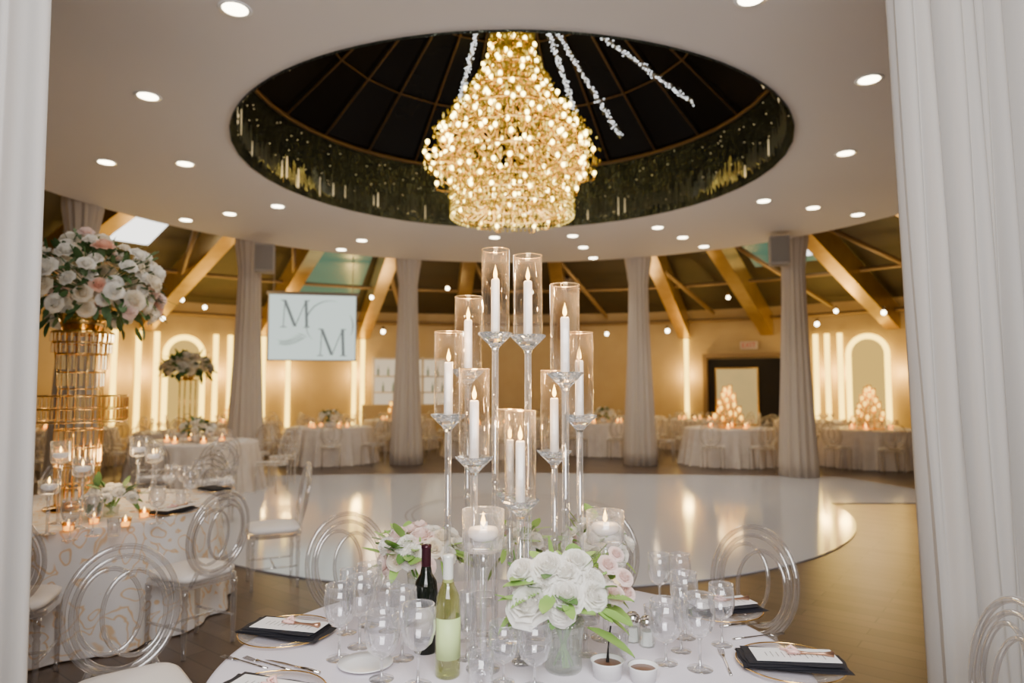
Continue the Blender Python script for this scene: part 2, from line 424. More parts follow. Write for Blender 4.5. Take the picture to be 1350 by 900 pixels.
for px in (150,182,206,284,303,347,380,467,478,905,1076,1091,1108):
    X,Y,a=wallpt(px); KS.put((X,Y,0),rz=-math.atan2(X,Y-CY))
for px in (150,194,294,347,380,472,905,1083,1108,1180):
    X,Y,a=wallpt(px,.35); lamp('POINT',(X,Y,2.0),50,(1,.63,.18),.15)
def arch_mk():
    e=empty('wall_arch',(0,0,0),label='glowing golden arched wall niche with backlit edge',cat='wall arch',group='wall arches')
    h=2.5; r=.48; pts=[(-r,0,.15),(-r,0,1.0)]+[(-r*cos(pi*i/20),0,h+r*sin(pi*i/20)) for i in range(21)]+[(r,0,1.0),(r,0,.15)]
    mb=MB(); mb.tube(pts,.07,8); obj('light_outline',mb.mesh('arch_outline',M_strip),parent=e)
    mb=MB(); vs=[(-r,0.03,.1)]+[(-r*cos(pi*i/20),0.03,h+r*sin(pi*i/20)) for i in range(21)]+[(r,0.03,.1)]
    mb.add(vs,[list(range(len(vs)))],0,False); obj('panel',mb.mesh('arch_panel',M_strip2),parent=e); return e
KA=Kind(arch_mk)
for px in (243,1144):
    X,Y,a=wallpt(px,.16); KA.put((X,Y,0),rz=-math.atan2(X,Y-CY))
def wall_box(px):
    X,Y,a=wallpt(px,.2); return (X,Y,0),-math.atan2(X,Y-CY)
loc,rz=wall_box(541)
e=empty('bar_shelf',loc,rz,label='backlit bar shelving with white framed bays',cat='bar shelf')
mb=MB(); mb.box(2.3,.06,1.5,(0,.05,1.75)); obj('backlight_panel',mb.mesh('p',emat('bar_glow',(1,.78,.5),.9)),parent=e)
mb=MB()
for x in (-1.15,-.38,.38,1.15): mb.box(.07,.25,1.6,(x,-.05,1.75))
for z in (.98,1.45,1.95,2.5): mb.box(2.35,.25,.05,(0,-.05,z))
obj('frame',mb.mesh('bar_frame',M_clothfar),parent=e)
mb=MB(); 
for i in range(14):
    x=-1.0+i*.155; mb.lathe([(0,0),(.035,0),(.035,.18),(.012,.22),(.012,.3),(0,.3)],8,M=Matrix.Translation((x,-.07,1.475 if i%2 else 1.975)))
obj('bottles',mb.mesh('bar_bottles',pmat('bar_bottle',(.25,.4,.4),.2)),parent=e,kind='stuff')
mb=MB(); mb.box(3.0,.6,1.1,(0,-1.0,.55),bev=.02); obj('bar_counter',mb.mesh('bar_counter',M_wall),loc=loc,rz=rz,label='gold beige bar counter in front of shelves',cat='counter')
loc,rz=wall_box(980)
mb=MB(); mb.box(2.1,.05,2.45,(0,.08,1.23)); obj('door_1',mb.mesh('door',M_dark),loc,rz,kind='structure',label='dark double doorway opening in wall')
mb=MB()
for x in (-1.12,1.12): mb.box(.12,.15,2.55,(x,0,1.27))
mb.box(2.36,.15,.12,(0,0,2.56)); obj('trim_%d'%bi,mb.mesh('doorframe',M_purl),loc,rz,kind='structure',label='timber door surround'); bi+=1
mb=MB(); mb.box(1.15,.04,1.6,(-.2,-.04,1.35)); mb.box(1.25,.03,1.7,(-.2,-.02,1.35),1)
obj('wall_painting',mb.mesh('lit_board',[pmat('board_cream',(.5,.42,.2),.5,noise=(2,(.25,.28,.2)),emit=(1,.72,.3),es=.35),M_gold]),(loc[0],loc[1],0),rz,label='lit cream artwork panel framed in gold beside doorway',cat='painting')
Xe,Ye,_=wallpt(988,.1)
ex=empty('exit_sign',(Xe,Ye,2.85),rz,label='small white wall sign with red letters EXIT',cat='sign')
mb=MB(); mb.box(.5,.05,.24,(0,0,0),bev=.01); obj('sign_box',mb.mesh('exit_box',pmat('exit_white',(.6,.5,.42),.5)),parent=ex)
tx=bpy.data.curves.new('exit_text','FONT'); tx.body='EXIT'; tx.size=.2; tx.align_x='CENTER'; tx.align_y='CENTER'; tx.extrude=.003
to=bpy.data.objects.new('tmp_text',tx); COL.objects.link(to); bpy.context.view_layer.update()
tm=bpy.data.meshes.new_from_object(to.evaluated_get(bpy.context.evaluated_depsgraph_get())); bpy.data.objects.remove(to)
tm.materials.clear(); tm.materials.append(pmat('exit_red',(.6,.05,.03),.5))
obj('lettering',tm,loc=(0,-.032,0),rot=(pi/2,0,0),parent=ex)

# ---- projection screen with monogram
sc=empty('projection_screen',(-4.95,16.9,0),math.radians(12),label='white projection screen showing M and M monogram',cat='screen')
w,h=2.1,1.62; zc=on_y(411,432,16.9).z
mb=MB(); mb.box(w,.03,h,(0,0,zc)); obj('screen_surface',mb.mesh('scr',emat('screen_glow',(.82,.94,.86),1.15)),parent=sc)
mb=MB()
for x in (-w/2,w/2): mb.box(.03,.05,h+.04,(x,0,zc))
mb.box(w+.05,.05,.03,(0,0,zc-h/2)); mb.box(w+.1,.09,.08,(0,0,zc+h/2+.04))
for x in (-w/2+.1,w/2-.1): mb.tube([(x,0,zc+h/2),(x,.3,5.0)],.012,6)
obj('frame',mb.mesh('scrf',M_plastic),parent=sc)
def serifM(mb,cx,cz,s,y=-.025):
    def st(x0,z0,x1,z1,t):
        mb.add([(cx+(x0-t)*s,y,cz+z0*s),(cx+(x0+t)*s,y,cz+z0*s),(cx+(x1+t)*s,y,cz+z1*s),(cx+(x1-t)*s,y,cz+z1*s)],[[0,1,2,3]],0,False)
    st(-.42,-.5,-.38,.5,.018); st(-.38,.5,0,-.48,.06); st(.0,-.48,.38,.5,.02); st(.38,.5,.42,-.5,.055)
    for x,z in ((-.42,-.5),(.42,-.5)): mb.box(.24*s,.002,.035*s,(cx+x*s,y,cz+z*s))
    for x,z in ((-.42,.5),(.42,.5)): mb.box(.2*s,.002,.035*s,(cx+x*s,y,cz+z*s))
mb=MB(); serifM(mb,-.42,zc+.34,.66); serifM(mb,.47,zc-.36,.66)
def arc2(cx,cz,r,a0,a1,w=.012,n=40):
    vs=[];fs=[]
    for i in range(n+1):
        a=a0+(a1-a0)*i/n; ww=w*sin(pi*i/n)+.003
        for k in (-ww,ww): vs.append((cx+(r+k)*cos(a),-.025,cz+(r+k)*sin(a)))
    for i in range(n): fs.append([2*i,2*i+1,2*i+3,2*i+2])
    mb.add(vs,fs,0,False)
arc2(0.42,zc+.10,.58,1.3,3.9); arc2(.35,zc+.05,.62,-.4,.5)
obj('monogram',mb.mesh('mono',emat('mono_grey',(.38,.42,.40),.55)),parent=sc)
mb=MB()
for i in range(9):
    x=-.12-i*.07; z=zc-.22-.05*i+.004*i*i
    for sd in (1,-1):
        a=pi-.5*sd+(.2 if sd>0 else -.1); L=.28-.015*i
        dx,dz=cos(a)*L,sin(a)*L; nx_,nz_=-sin(a)*.022,cos(a)*.022
        mb.add([(x,-.026,z),(x+dx*.5+nx_,-.026,z+dz*.5+nz_),(x+dx,-.026,z+dz),(x+dx*.5-nx_,-.026,z+dz*.5-nz_)],[[0,1,2,3]],0,False)
obj('leaf_sprig',mb.mesh('sprig',emat('sprig_grey',(.60,.70,.62),.9)),parent=sc)

# ---- downlights
def dl_mk():
    e=empty('downlight',(0,0,0),label='round recessed white ceiling downlight',cat='downlight',group='ceiling downlights')
    mb=MB(); mb.lathe([(.085,0),(.115,-.006),(.12,0),(.085,.0)],24); obj('trim_ring',mb.mesh('dl_ring',M_porc),parent=e)
    mb=MB(); mb.lathe([(0,-.004),(.088,-.004),(.088,0),(0,0)],24); obj('lens',mb.mesh('dl_lens',emat('dl_glow',(1,.86,.60),16)),parent=e)
    return e
KD=Kind(dl_mk)
DLP=[(310,12),(990,-2),(195,127),(1146,105),(140,214),(244,216),(1115,202),(366,272),(303,282),(245,290),(1007,265),(1072,274),(1131,283),(867,300),(900,313),(928,325),(450,329),(477,317),(652,313),(755,311),(769,326),(782,340)]
for k,(px,py) in enumerate(DLP):
    p=on_z(px,py,4.318); KD.put(p)
    L=bpy.data.lights.new('downlight_lamp','SPOT'); L.energy=50; L.color=(1,.90,.79); L.spot_size=math.radians(105); L.spot_blend=.8; L.shadow_soft_size=.08
    o=bpy.data.objects.new('downlight_lamp',L); COL.objects.link(o); o.location=(p.x,p.y,4.25)
def fs_mk():
    mb=MB(); mb.ball(.05,(0,0,0),10,6,0); mb.lathe([(.02,.045),(.035,.07),(.035,.12),(0,.12)],10,1)
    return obj('track_spotlight',mb.mesh('track_spot',[emat('ts_glow',(1,.86,.58),18),M_purl]),label='small bright spotlight below timber roof',cat='spotlight',group='roof spotlights')
KF=Kind(fs_mk)
for px,py,Y in ((505,437,15.5),(490,392,18),(880,436,15.5),(1077,427,15),(1165,412,14),(1102,410,17),(800,440,19),(610,440,19),(270,405,17),(240,395,17),(590,380,18),(960,392,18),(700,385,18),(850,420,19),(215,420,17)):
    KF.put(on_y(px,py,Y))

# ---- draped columns
def col_mk(seed=0):
    def wob(r,a,z):
        return r*(1+.07*sin(14*a+seed)+.035*sin(23*a+z*.7+seed))
    mb=MB(); prof=[(.0,0),(.33,0),(.32,.3),(.28,1.2),(.235,2.2),(.2,3.2),(.19,3.8),(.23,4.1),(.26,4.3),(.26,4.7)]
    mb.lathe(prof,110,0,wob)
    return obj('draped_column',mb.mesh('draped_column',M_drape),label='tall column wrapped in gathered beige fabric',cat='column',group='draped columns')
KC=Kind(col_mk); COLS=[]
def oncirc(px,R=6.15):
    s=(px-675)/F; A=s*s+1
    t=(2*CY+math.sqrt(4*CY*CY-4*A*(CY*CY-R*R)))/(2*A); return s*t,t
for px in (100,326,537,843,1049):
    x,y=oncirc(px,6.75); COLS.append((x,y,px))
COLS+=[(1.65,19.5,.5),(6.75,9.0,1)]
for x,y,a in COLS: KC.put((x,y,0),rz=a)
def sp_mk():
    e=empty('speaker',(0,0,0),label='grey wall loudspeaker mounted on draped column',cat='speaker',group='loudspeakers')
    mb=MB(); mb.box(.34,.3,.5,bev=.03); obj('cabinet',mb.mesh('sp_cab',M_plastic),parent=e)
    mb=MB(); mb.box(.28,.02,.42,(0,-.155,0),bev=.005); obj('grille',mb.mesh('sp_gr',pmat('grille',(.2,.18,.17),.8,bump=(150,.5))),parent=e)
    mb=MB(); mb.tube([(0,.13,0),(0,.3,0)],.03,8); obj('bracket',mb.mesh('sp_br',M_dark),parent=e)
    return e
KSP=Kind(sp_mk)
KSP.put(on_y(349,341,11.9),.3); KSP.put(on_y(1027,331,11.8),-.3)

# ============================================================ CHANDELIER
ch=empty('chandelier',(0,CY,0),label='huge tiered gold crystal chandelier with lit bulbs',cat='chandelier')
CP=[(6.6,.25),(5.98,.26),(5.72,.30),(5.47,.40),(5.2,.57),(4.92,.78),(4.66,.96),(4.45,1.05),(4.28,1.01),(4.14,.88),(4.04,.75),(3.74,.72)]
def cr_(z):
    for (z0,r0),(z1,r1) in zip(CP,CP[1:]):
        if z<=z0 and z>=z1: t=(z0-z)/(z0-z1); return r0+(r1-r0)*t
    return .72 if z<4 else .25
M_bulb=emat('bulb_warm',(1,.76,.20),22)
M_cr=pmat('chand_crystal',(.44,.33,.06),.15,.65,emit=(1,.66,.04),es=.07)  # crystal with a faint warm glow put in as emission
M_cr2=pmat('chand_crystal_glint',(1,.85,.35),.1,.2,emit=(1,.74,.10),es=1.1)  # lit copy of the crystal: sparkle painted in as emission
zz=3.78; lv=0
bulbs=[]
while zz<5.9:
    r=cr_(zz); nn=max(10,int(2*pi*r/.24)) 
    for i in range(nn):
        a=2*pi*(i+.5*(lv%2))/nn+random.uniform(-.08,.08); rr=r*random.uniform(.84,1.04)
        bulbs.append((rr*sin(a),rr*cos(a),zz+random.uniform(-.05,.05)))
    zz+=.128; lv+=1
bulbs.sort(key=lambda b:b[1])
bm1=MB(); bm1.ball(.023,n=10,m=6,sz=1.2); bme=bm1.mesh('bulb',M_bulb)
for b in bulbs[:100]: obj('bulb',bme,b,parent=ch)
mbx=MB()
for b in bulbs[100:]: mbx.ball(.023,b,8,5,sz=1.2)
obj('bulbs',mbx.mesh('bulbs',M_bulb),parent=ch,kind='stuff')
mb=MB()
for b in bulbs:
    rr=math.hypot(b[0],b[1]); k=max(.1,(rr-.35)/rr)
    mb.tube([(b[0]*k,b[1]*k,b[2]+.02),(b[0]*(k+1)/2,b[1]*(k+1)/2,b[2]-.12),(b[0],b[1],b[2]-.09),(b[0],b[1],b[2]-.025)],.007,5)
for z in [3.76,3.9,4.04,4.3,4.6,4.9,5.2,5.5,5.8,6.1]:
    r=cr_(z)*.9; mb.tube([(r*sin(2*pi*i/36),r*cos(2*pi*i/36),z) for i in range(36)],.014,6,True)
for i in range(16):
    a=2*pi*i/16; mb.tube([(cr_(z)*.85*sin(a),cr_(z)*.85*cos(a),z) for z in [3.76,4.04,4.14,4.3,4.6,5.0,5.4,5.8,6.2,6.5]],.010,5)
obj('frame',mb.mesh('ch_frame',M_gold),parent=ch)
mb=MB()
OCT=[[0,1,4],[1,2,4],[2,3,4],[3,0,4],[1,0,5],[2,1,5],[3,2,5],[0,3,5]]
def octa(x,y,z,s,l,mi,rot=0):
    M=Matrix.Translation((x,y,z))@Matrix.Rotation(rot,4,'Z')
    mb.add([(s,0,0),(0,s,0),(-s,0,0),(0,-s,0),(0,0,s*l),(0,0,-s*l)],OCT,mi,False,M)
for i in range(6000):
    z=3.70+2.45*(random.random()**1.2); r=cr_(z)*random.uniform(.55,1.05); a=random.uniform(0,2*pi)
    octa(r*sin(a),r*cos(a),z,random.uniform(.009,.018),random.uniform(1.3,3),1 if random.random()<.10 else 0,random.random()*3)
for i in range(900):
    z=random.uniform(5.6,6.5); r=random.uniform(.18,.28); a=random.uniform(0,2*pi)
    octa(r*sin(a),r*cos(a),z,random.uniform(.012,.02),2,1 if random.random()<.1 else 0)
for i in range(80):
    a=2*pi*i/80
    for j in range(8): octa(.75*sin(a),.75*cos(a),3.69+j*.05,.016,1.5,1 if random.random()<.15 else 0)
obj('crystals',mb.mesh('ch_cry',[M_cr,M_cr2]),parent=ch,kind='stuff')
mb=MB(); mb.tube([(0,0,6.4),(0,0,7.7)],.05,10); mb.lathe([(0,6.3),(.22,6.35),(.25,6.5),(.1,6.7),(0,6.72)],20)
obj('suspension_rod',mb.mesh('ch_rod',M_gold),parent=ch)
M_led=emat('led_white',(.9,.94,1),5)
M_led2=pmat('led_wire',(.62,.62,.6),.2,.6)
for s,e_ in (((.42,8.15,6.45),(2.36,8.65,5.3)),((.36,8.2,6.35),(1.48,9.05,5.0)),((-.36,8.2,6.35),(-.70,8.95,5.45)),((.36,8.3,6.4),(.86,9.0,5.3))):
    mb=MB(); S=Vector(s);E=Vector(e_); 
    mb.tube([S,E],.005,4,mi=1)
    for k in range(640):
        t=k/640; p=S.lerp(E,t)+Vector([random.gauss(0,.017) for _ in range(3)]); s_=.005 if k%4 else .008
        M=Matrix.Translation(p); mb.add([(s_,0,0),(0,s_,0),(-s_,0,0),(0,-s_,0),(0,0,s_),(0,0,-s_)],OCT,0 if k%4==0 else 1,False,M)
    me=mb.mesh('string_light',[M_led,M_led2]); me.transform(Matrix.Translation(-S))
    obj('string_light',me,S,label='silver strand of tiny white fairy lights below dome',cat='string light',group='fairy light strands',kind='stuff')

# ============================================================ CURTAINS
def curtain(x0,x1,y,amp,freq,flare,nm,sd):
    W=220;H=24; vs=[];fs=[]
    r=random.Random(sd); comp=[(freq*k*r.uniform(.9,1.15),r.uniform(0,6.28),w,r.uniform(-.5,.5)) for k,w in ((.45,.8),(1,1),(1.7,.5),(2.9,.25))]
    for j in range(H+1):
        t=j/H; z=.01+4.29*t
        for i in range(W+1):
            u=i/W; x=x0+(x1-x0)*u+flare*(1-t)*(1-u)
            yy=y; xx=0
            for f,p,w,dr in comp:
                q=2*pi*f*(u+.02*sin(2.2*t*pi+p)*dr)+p+dr*t*1.5
                yy+=amp*w*sin(q)*(.7+.45*(1-t)); xx+=.35*amp*w*cos(q*1.0+.5)
            vs.append((x+xx,yy,z))
    for j in range(H):
        for i in range(W): a=j*(W+1)+i; fs.append([a,a+1,a+W+2,a+W+1])
    mb=MB(); mb.add(vs,fs); c=Vector(((x0+x1)/2,y,0)); me=mb.mesh(nm,M_curt); me.transform(Matrix.Translation(-c))
    return obj(nm,me,c,label='floor length gathered white sheer curtain framing the entrance',cat='curtain',group='entrance curtains')
curtain(1.465,2.7,2.6,.042,9,.14,'curtain',4)
curtain(-1.362,-2.3,1.88,.034,8,.045,'curtain',9)

# ============================================================ CHAIRS
def oval(cx,cz,a,b,n=40,y=0): return [(cx+a*cos(2*pi*i/n),y,cz+b*sin(2*pi*i/n)) for i in range(n)]
def superell(a,b,e,n=40):
    o=[]
    for i in range(n):
        t=2*pi*i/n; c,s_=cos(t),sin(t); o.append((a*math.copysign(abs(c)**(2/e),c),b*math.copysign(abs(s_)**(2/e),s_)))
    return o
def slab(mb,a,b,e,prof,n=40,M=None):
    base=superell(1,1,e,n); vs=[];fs=[]
    for (k,z) in prof:
        for x,y in base: vs.append((x*(a+k),y*(b+k),z))
    for i in range(len(prof)-1):
        for k in range(n): l=(k+1)%n; fs.append([i*n+k,i*n+l,(i+1)*n+l,(i+1)*n+k])
    fs.append(list(range(n))[::-1]); fs.append([(len(prof)-1)*n+k for k in range(n)])
    mb.add(vs,fs,0,True,M)
def chair_mk():
    e=empty('dining_chair',(0,0,0),label='clear acrylic dining chair with interlocking ring back and white cushion',cat='chair',group='clear ring back chairs')
    mb=MB(); slab(mb,.21,.21,5,[(-.01,.405),(0,.41),(0,.435),(-.01,.44)]); obj('seat',mb.mesh('ch_seat',M_acry,35),parent=e)
    mb=MB(); slab(mb,.2,.2,5,[(-.02,.4405),(0,.455),(.002,.475),(-.02,.49),(-.07,.498),(-.15,.5)]); obj('cushion',mb.mesh('ch_cush',M_cush),parent=e,label='padded white seat cushion')
    lm=MB(); lm.lathe([(0,0),(.013,0),(.014,.1),(.019,.28),(.013,.30),(.022,.32),(.013,.34),(.02,.37),(.02,.405),(0,.405)],10); lme=lm.mesh('ch_leg',M_acry)
    for x in (-.175,.175):
        for y in (-.175,.175): obj('leg',lme,(x,y,0),parent=e)
    mb=MB()
    for x in (-.175,.175): mb.tube([(x,-.17,.17),(x,.17,.17)],.009,8)
    mb.tube([(-.175,0,.17),(.175,0,.17)],.009,8); obj('stretcher',mb.mesh('ch_str',M_acry),parent=e)
    mb=MB(); M=Matrix.Translation((0,-.195,.44))@Matrix.Rotation(math.radians(9),4,'X')
    mb.tube(oval(0,.285,.215,.255,64),.0125,10,True,M=M)
    mb.tube(oval(0,.275,.184,.225,56),.0105,10,True,M=M)
    mb.tube(oval(-.045,.265,.12,.17,44,.006),.010,8,True,M=M)
    mb.tube(oval(.045,.285,.12,.17,44,-.006),.010,8,True,M=M)
    for x in (-.12,.12): mb.tube([(x*1.3,0,-.02),(x,0,.06)],.013,8,M=M)
    obj('backrest',mb.mesh('ch_back',M_acry),parent=e)
    return e
KCH=Kind(chair_mk)
def facing(x,y,tx,ty): return math.atan2(ty-y,tx-x)-pi/2
T1=(0.0,2.24); T2=(-3.12,5.0)
G1='chairs at the front round table'; G2='chairs at the brocade table'
for x,y,fx,fy in ((-1.46,2.70,-.5,1.5),(-.73,3.42,0,2.24),(.96,3.12,0,2.24),(1.31,2.2,.2,2.32),(.40,3.55,0,2.24)):
    KCH.put((x,y,0),facing(x,y,fx,fy),.98,group=G1)
for x,y,fx,fy in ((-2.02,4.40,-3.12,5.0),(-1.98,5.75,-3.12,5.2),(-2.72,3.80,-3.1,5.0),(-2.9,6.3,-3.12,5.0),(-3.9,6.1,-3.12,5.0)):
    KCH.put((x,y,0),facing(x,y,fx,fy),group=G2)
for x,y in ((-3.6,8.4),(-4.5,8.7)): KCH.put((x,y,0),facing(x,y,-5.0,10.9),group='chairs near the dance floor')

# ============================================================ TABLES
def table(nm,loc,R,mat,label,folds=22,H=TT,amp=.05,nseg=220,flare=.1,gat=0):
    def wob(r,a,z):
        k=max(0,(H-.02-z)/H); return r*(1+amp*k*(sin(folds*a)+.4*sin(folds*1.7*a+1)+gat*.5*sin(folds*4.0*a)))
    prof=[(0,H),(R*.5,H),(R-.02,H),(R-.004,H-.004),(R,H-.02),(R+flare*.25,H*.75),(R+flare*.6,H*.4),(R+flare,.01)]
    mb=MB(); mb.lathe(prof,nseg,0,wob)
    e=empty(nm,loc,0,label,'table')
    obj('tablecloth',mb.mesh(nm,mat),parent=e)
    mb=MB(); mb.lathe([(0,0),(.3,0),(.3,.03),(.05,.06),(.05,H-.04),(R*.9,H-.03),(R*.9,H-.008),(0,H-.008)],32); obj('table_frame',mb.mesh('tf',M_purl),parent=e)
    return e
table('round_table',(T1[0],T1[1],0),.92,M_cloth,'round table with pale lilac linen cloth',18)
table('round_table',(T2[0],T2[1],0),.92,M_pat,'round table with gold and white brocade cloth',14,amp=.035)
FT=[(4.6,14.6),(7.4,14.2),(2.25,16.8),(4.9,18.2),(-5.0,10.9),(-3.95,14.9),(-3.0,18.2),(-6.7,16.8),(-9.2,14.2),(-8.9,11.0),(7.7,17.6),(.2,19.0),(-.6,16.2),(3.6,20.3)]
def ft_mk():
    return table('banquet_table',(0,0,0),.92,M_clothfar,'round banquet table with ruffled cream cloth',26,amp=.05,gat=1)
KFT=Kind(ft_mk)
def fchair_mk():
    mb=MB(); slab(mb,.2,.2,4,[(0,.42),(0,.47)],20)
    for x in (-.17,.17):
        for y in (-.17,.17): mb.tube([(x,y,0),(x,y,.42)],.014,6)
    M=Matrix.Translation((0,-.19,.44))@Matrix.Rotation(math.radians(9),4,'X')
    mb.tube(oval(0,.27,.2,.24,24),.018,6,True,M=M); mb.tube(oval(-.05,.27,.11,.16,20),.012,5,True,M=M); mb.tube(oval(.05,.27,.11,.16,20),.012,5,True,M=M)
    return obj('banquet_chair',mb.mesh('banquet_chair',M_acryfar),label='clear ring back chair at cream banquet table',cat='chair',group='distant banquet chairs')
KFC=Kind(fchair_mk)

# ---- flowers
def rose_mesh(name,mat,seed=1,opn=1.0):
    rnd=random.Random(seed); mb=MB()
    spec=[(3,.12,.88,.0),(4,.24,.93,.03),(5,.38,.91,.08*opn),(6,.53,.84,.15*opn),(7,.68,.72,.24*opn),(8,.82,.56,.34*opn),(8,.95,.36,.44*opn)]
    for L,(n,r,h,curl) in enumerate(spec):
        for i in range(n):
            a0=2*pi*i/n+L*.7+rnd.uniform(-.14,.14); half=pi/n*1.5; G=5; vs=[];fs=[]
            hh=h*rnd.uniform(.91,1.07); cc=curl*rnd.uniform(.6,1.4)
            for q in range(G):
                v=q/(G-1)
                for p in range(G):
                    u=(p/(G-1))*2-1
                    w=half*(1-.28*v**5*abs(u))
                    rad=r*(.35+.65*math.sin(v*pi/2)**.6)+cc*.5*v**4+.05*abs(u)*v
                    z=-.35+hh*v*1.05-cc*.35*v**5-.12*v*u*u+.03*v*sin(5*u+i)
                    a=a0+u*w; vs.append((rad*cos(a),rad*sin(a),z))
            for q in range(G-1):
                for p in range(G-1): b=q*G+p; fs.append([b,b+1,b+G+1,b+G])
            mb.add(vs,fs)
    mb.ball(.10,(0,0,.4),8,5,sz=1.3)
    mb.ball(.55,(0,0,-.15),10,6,sz=.6)
    return mb.mesh(name,mat)
ROSE={'w':rose_mesh('rose_w',M_rw,1,1.1),'c':rose_mesh('rose_c',M_rc,3),'p':rose_mesh('rose_p',M_rp,5,1.2),'e':rose_mesh('rose_e',M_rpe,9)}
def leafgeo(mb,p,d,L,W,mi=0,curl=.3):
    d=d.normalized(); up=Vector((0,0,1)); s=d.cross(up)
    if s.length<.1: s=Vector((1,0,0))
    s.normalize(); nrm=s.cross(d)
    vs=[];fs=[]
    prof=[(0,.05),(.2,.7),(.45,1),(.75,.8),(.92,.4),(1,.02)]
    for t,w in prof:
        c=p+d*L*t-nrm*(curl*L*(t*t))
        for k in (-1,0,1): vs.append(c+s*W*w*k+nrm*(.12*W*abs(k)))
    for i in range(5):
        for k in range(2): b=i*3+k; fs.append([b,b+1,b+4,b+3])
    mb.add(vs,fs,mi)
def orient(d):
    return Vector((0,0,1)).rotation_difference(d.normalized()).to_euler()
def bouquet(parent,c,rx,rz_,n,size,mix,rnd,nleaf,leafm,lowcut=-.25,leafL=.1,leafW=.025,ry=None,spread=1.15,jit=(.88,1.10),sj=(.75,1.15)):
    c=Vector(c); ry=ry or rx
    for i in range(n):
        z=1-(i+.5)/n*(1-lowcut); a=i*2.39996+rnd.uniform(-.2,.2); r=math.sqrt(max(0,1-z*z))
        d=Vector((r*cos(a),r*sin(a),z)); k=rnd.uniform(*jit)
        p=c+Vector((d.x*rx*k,d.y*ry*k,d.z*rz_*k)); s=size*rnd.uniform(*sj)
        obj('rose',ROSE[rnd.choice(mix)],p,parent=parent,rot=orient(d+Vector((rnd.uniform(-.3,.3),rnd.uniform(-.3,.3),.35))),scale=s)
    mb=MB()
    for i in range(nleaf):
        z=rnd.uniform(lowcut-.25,1); a=rnd.uniform(0,2*pi); r=math.sqrt(max(0,1-min(1,abs(z))**2))
        d=Vector((r*cos(a),r*sin(a),z)); k=rnd.uniform(.65,.95)*spread*.9
        p=c+Vector((d.x*rx*k,d.y*ry*k,d.z*rz_*k))
        leafgeo(mb,p,d+Vector((rnd.uniform(-.6,.6),rnd.uniform(-.6,.6),rnd.uniform(-.6,.4))),leafL*rnd.uniform(.6,1.2),leafW*rnd.uniform(.7,1.2),rnd.choice([0,0,1]),rnd.uniform(-.1,.5))
    for i in range(nleaf//6):
        a=rnd.uniform(0,2*pi); d=Vector((cos(a),sin(a),rnd.uniform(0,1)))
        mb.tube([c,c+Vector((d.x*rx,d.y*ry,d.z*rz_))*.95],.004,4,mi=0)
    obj('foliage',mb.mesh('foliage',leafm),parent=parent,kind='stuff')

GG='glasses on the front table'
def stemglass(nm,R,bowl,stem,label,foot=.035,top=.9,cat='wine glass',n=32):
    h=stem+bowl
    def mk():
        e=empty(nm,(0,0,0),label=label,cat=cat,group=GG)
        mb=MB(); mb.lathe([(0,0),(foot,0),(foot,.002),(.012,.006),(.0045,.012),(.004,stem-.01),(.008,stem-.002),(0,stem)],n); obj('stem',mb.mesh(nm+'_stem',M_crys),parent=e)
        mb=MB(); o=[(0.0,stem-.001),(R*.45,stem+.006),(R*.8,stem+bowl*.18),(R,stem+bowl*.45),(R*.98,stem+bowl*.7),(R*top,h)]
        inner=[(max(0,r-.0022),z+.003 if i<2 else z) for i,(r,z) in enumerate(o)]
        mb.lathe(o+inner[::-1],n); mb.tube([(R*top*cos(2*pi*i/n),R*top*sin(2*pi*i/n),h) for i in range(n)],.0017,6,True)
        obj('bowl',mb.mesh(nm+'_bowl',M_glass),parent=e)
        return e
    return Kind(mk)
KWG=stemglass('wine_glass',.044,.115,.085,'clear stemmed wine glass on linen')
KWB=stemglass('water_goblet',.050,.125,.06,'clear wide water goblet on linen',cat='goblet')
KFL=stemglass('champagne_flute',.028,.15,.07,'slim clear champagne flute on linen',cat='flute')
def tum_mk():
    mb=MB(); mb.lathe([(0,0),(.032,0),(.039,.1),(.0365,.1),(.030,.014),(0,.012)],28); return obj('tumbler',mb.mesh('tumbler',M_glass),label='short clear glass tumbler on linen',cat='glass',group=GG)
KTU=Kind(tum_mk)

def at(px,py,z=TT): return on_z(px,py,z)
Z1=TT+.0005
def puts(K,px,py,scale=1,rz=0,**k):
    p=at(px,py); p.z=Z1; return K.put(p,rz,scale,**k)
for px,py,s in ((447,868,1.15),(551,903,1.15),(474,852,1.15),(923,882,1.12),(903,840,1.1),(486,824,1.1),(870,802,1.05),(530,868,1.1),(952,850,1.0),(897,798,1.0)): puts(KWG,px,py,s)
for px,py,s in ((503,895,1.05),(705,905,1.0),(878,874,1.05),(511,832,.9),(664,899,.92)): puts(KWB,px,py,s)
for px,py,s in ((898,858,.95),(457,834,1.0),(616,868,.95)): puts(KFL,px,py,s)
for px,py,s in ((634,909,1.0),(815,868,.9),(862,832,.9)): puts(KTU,px,py,s)

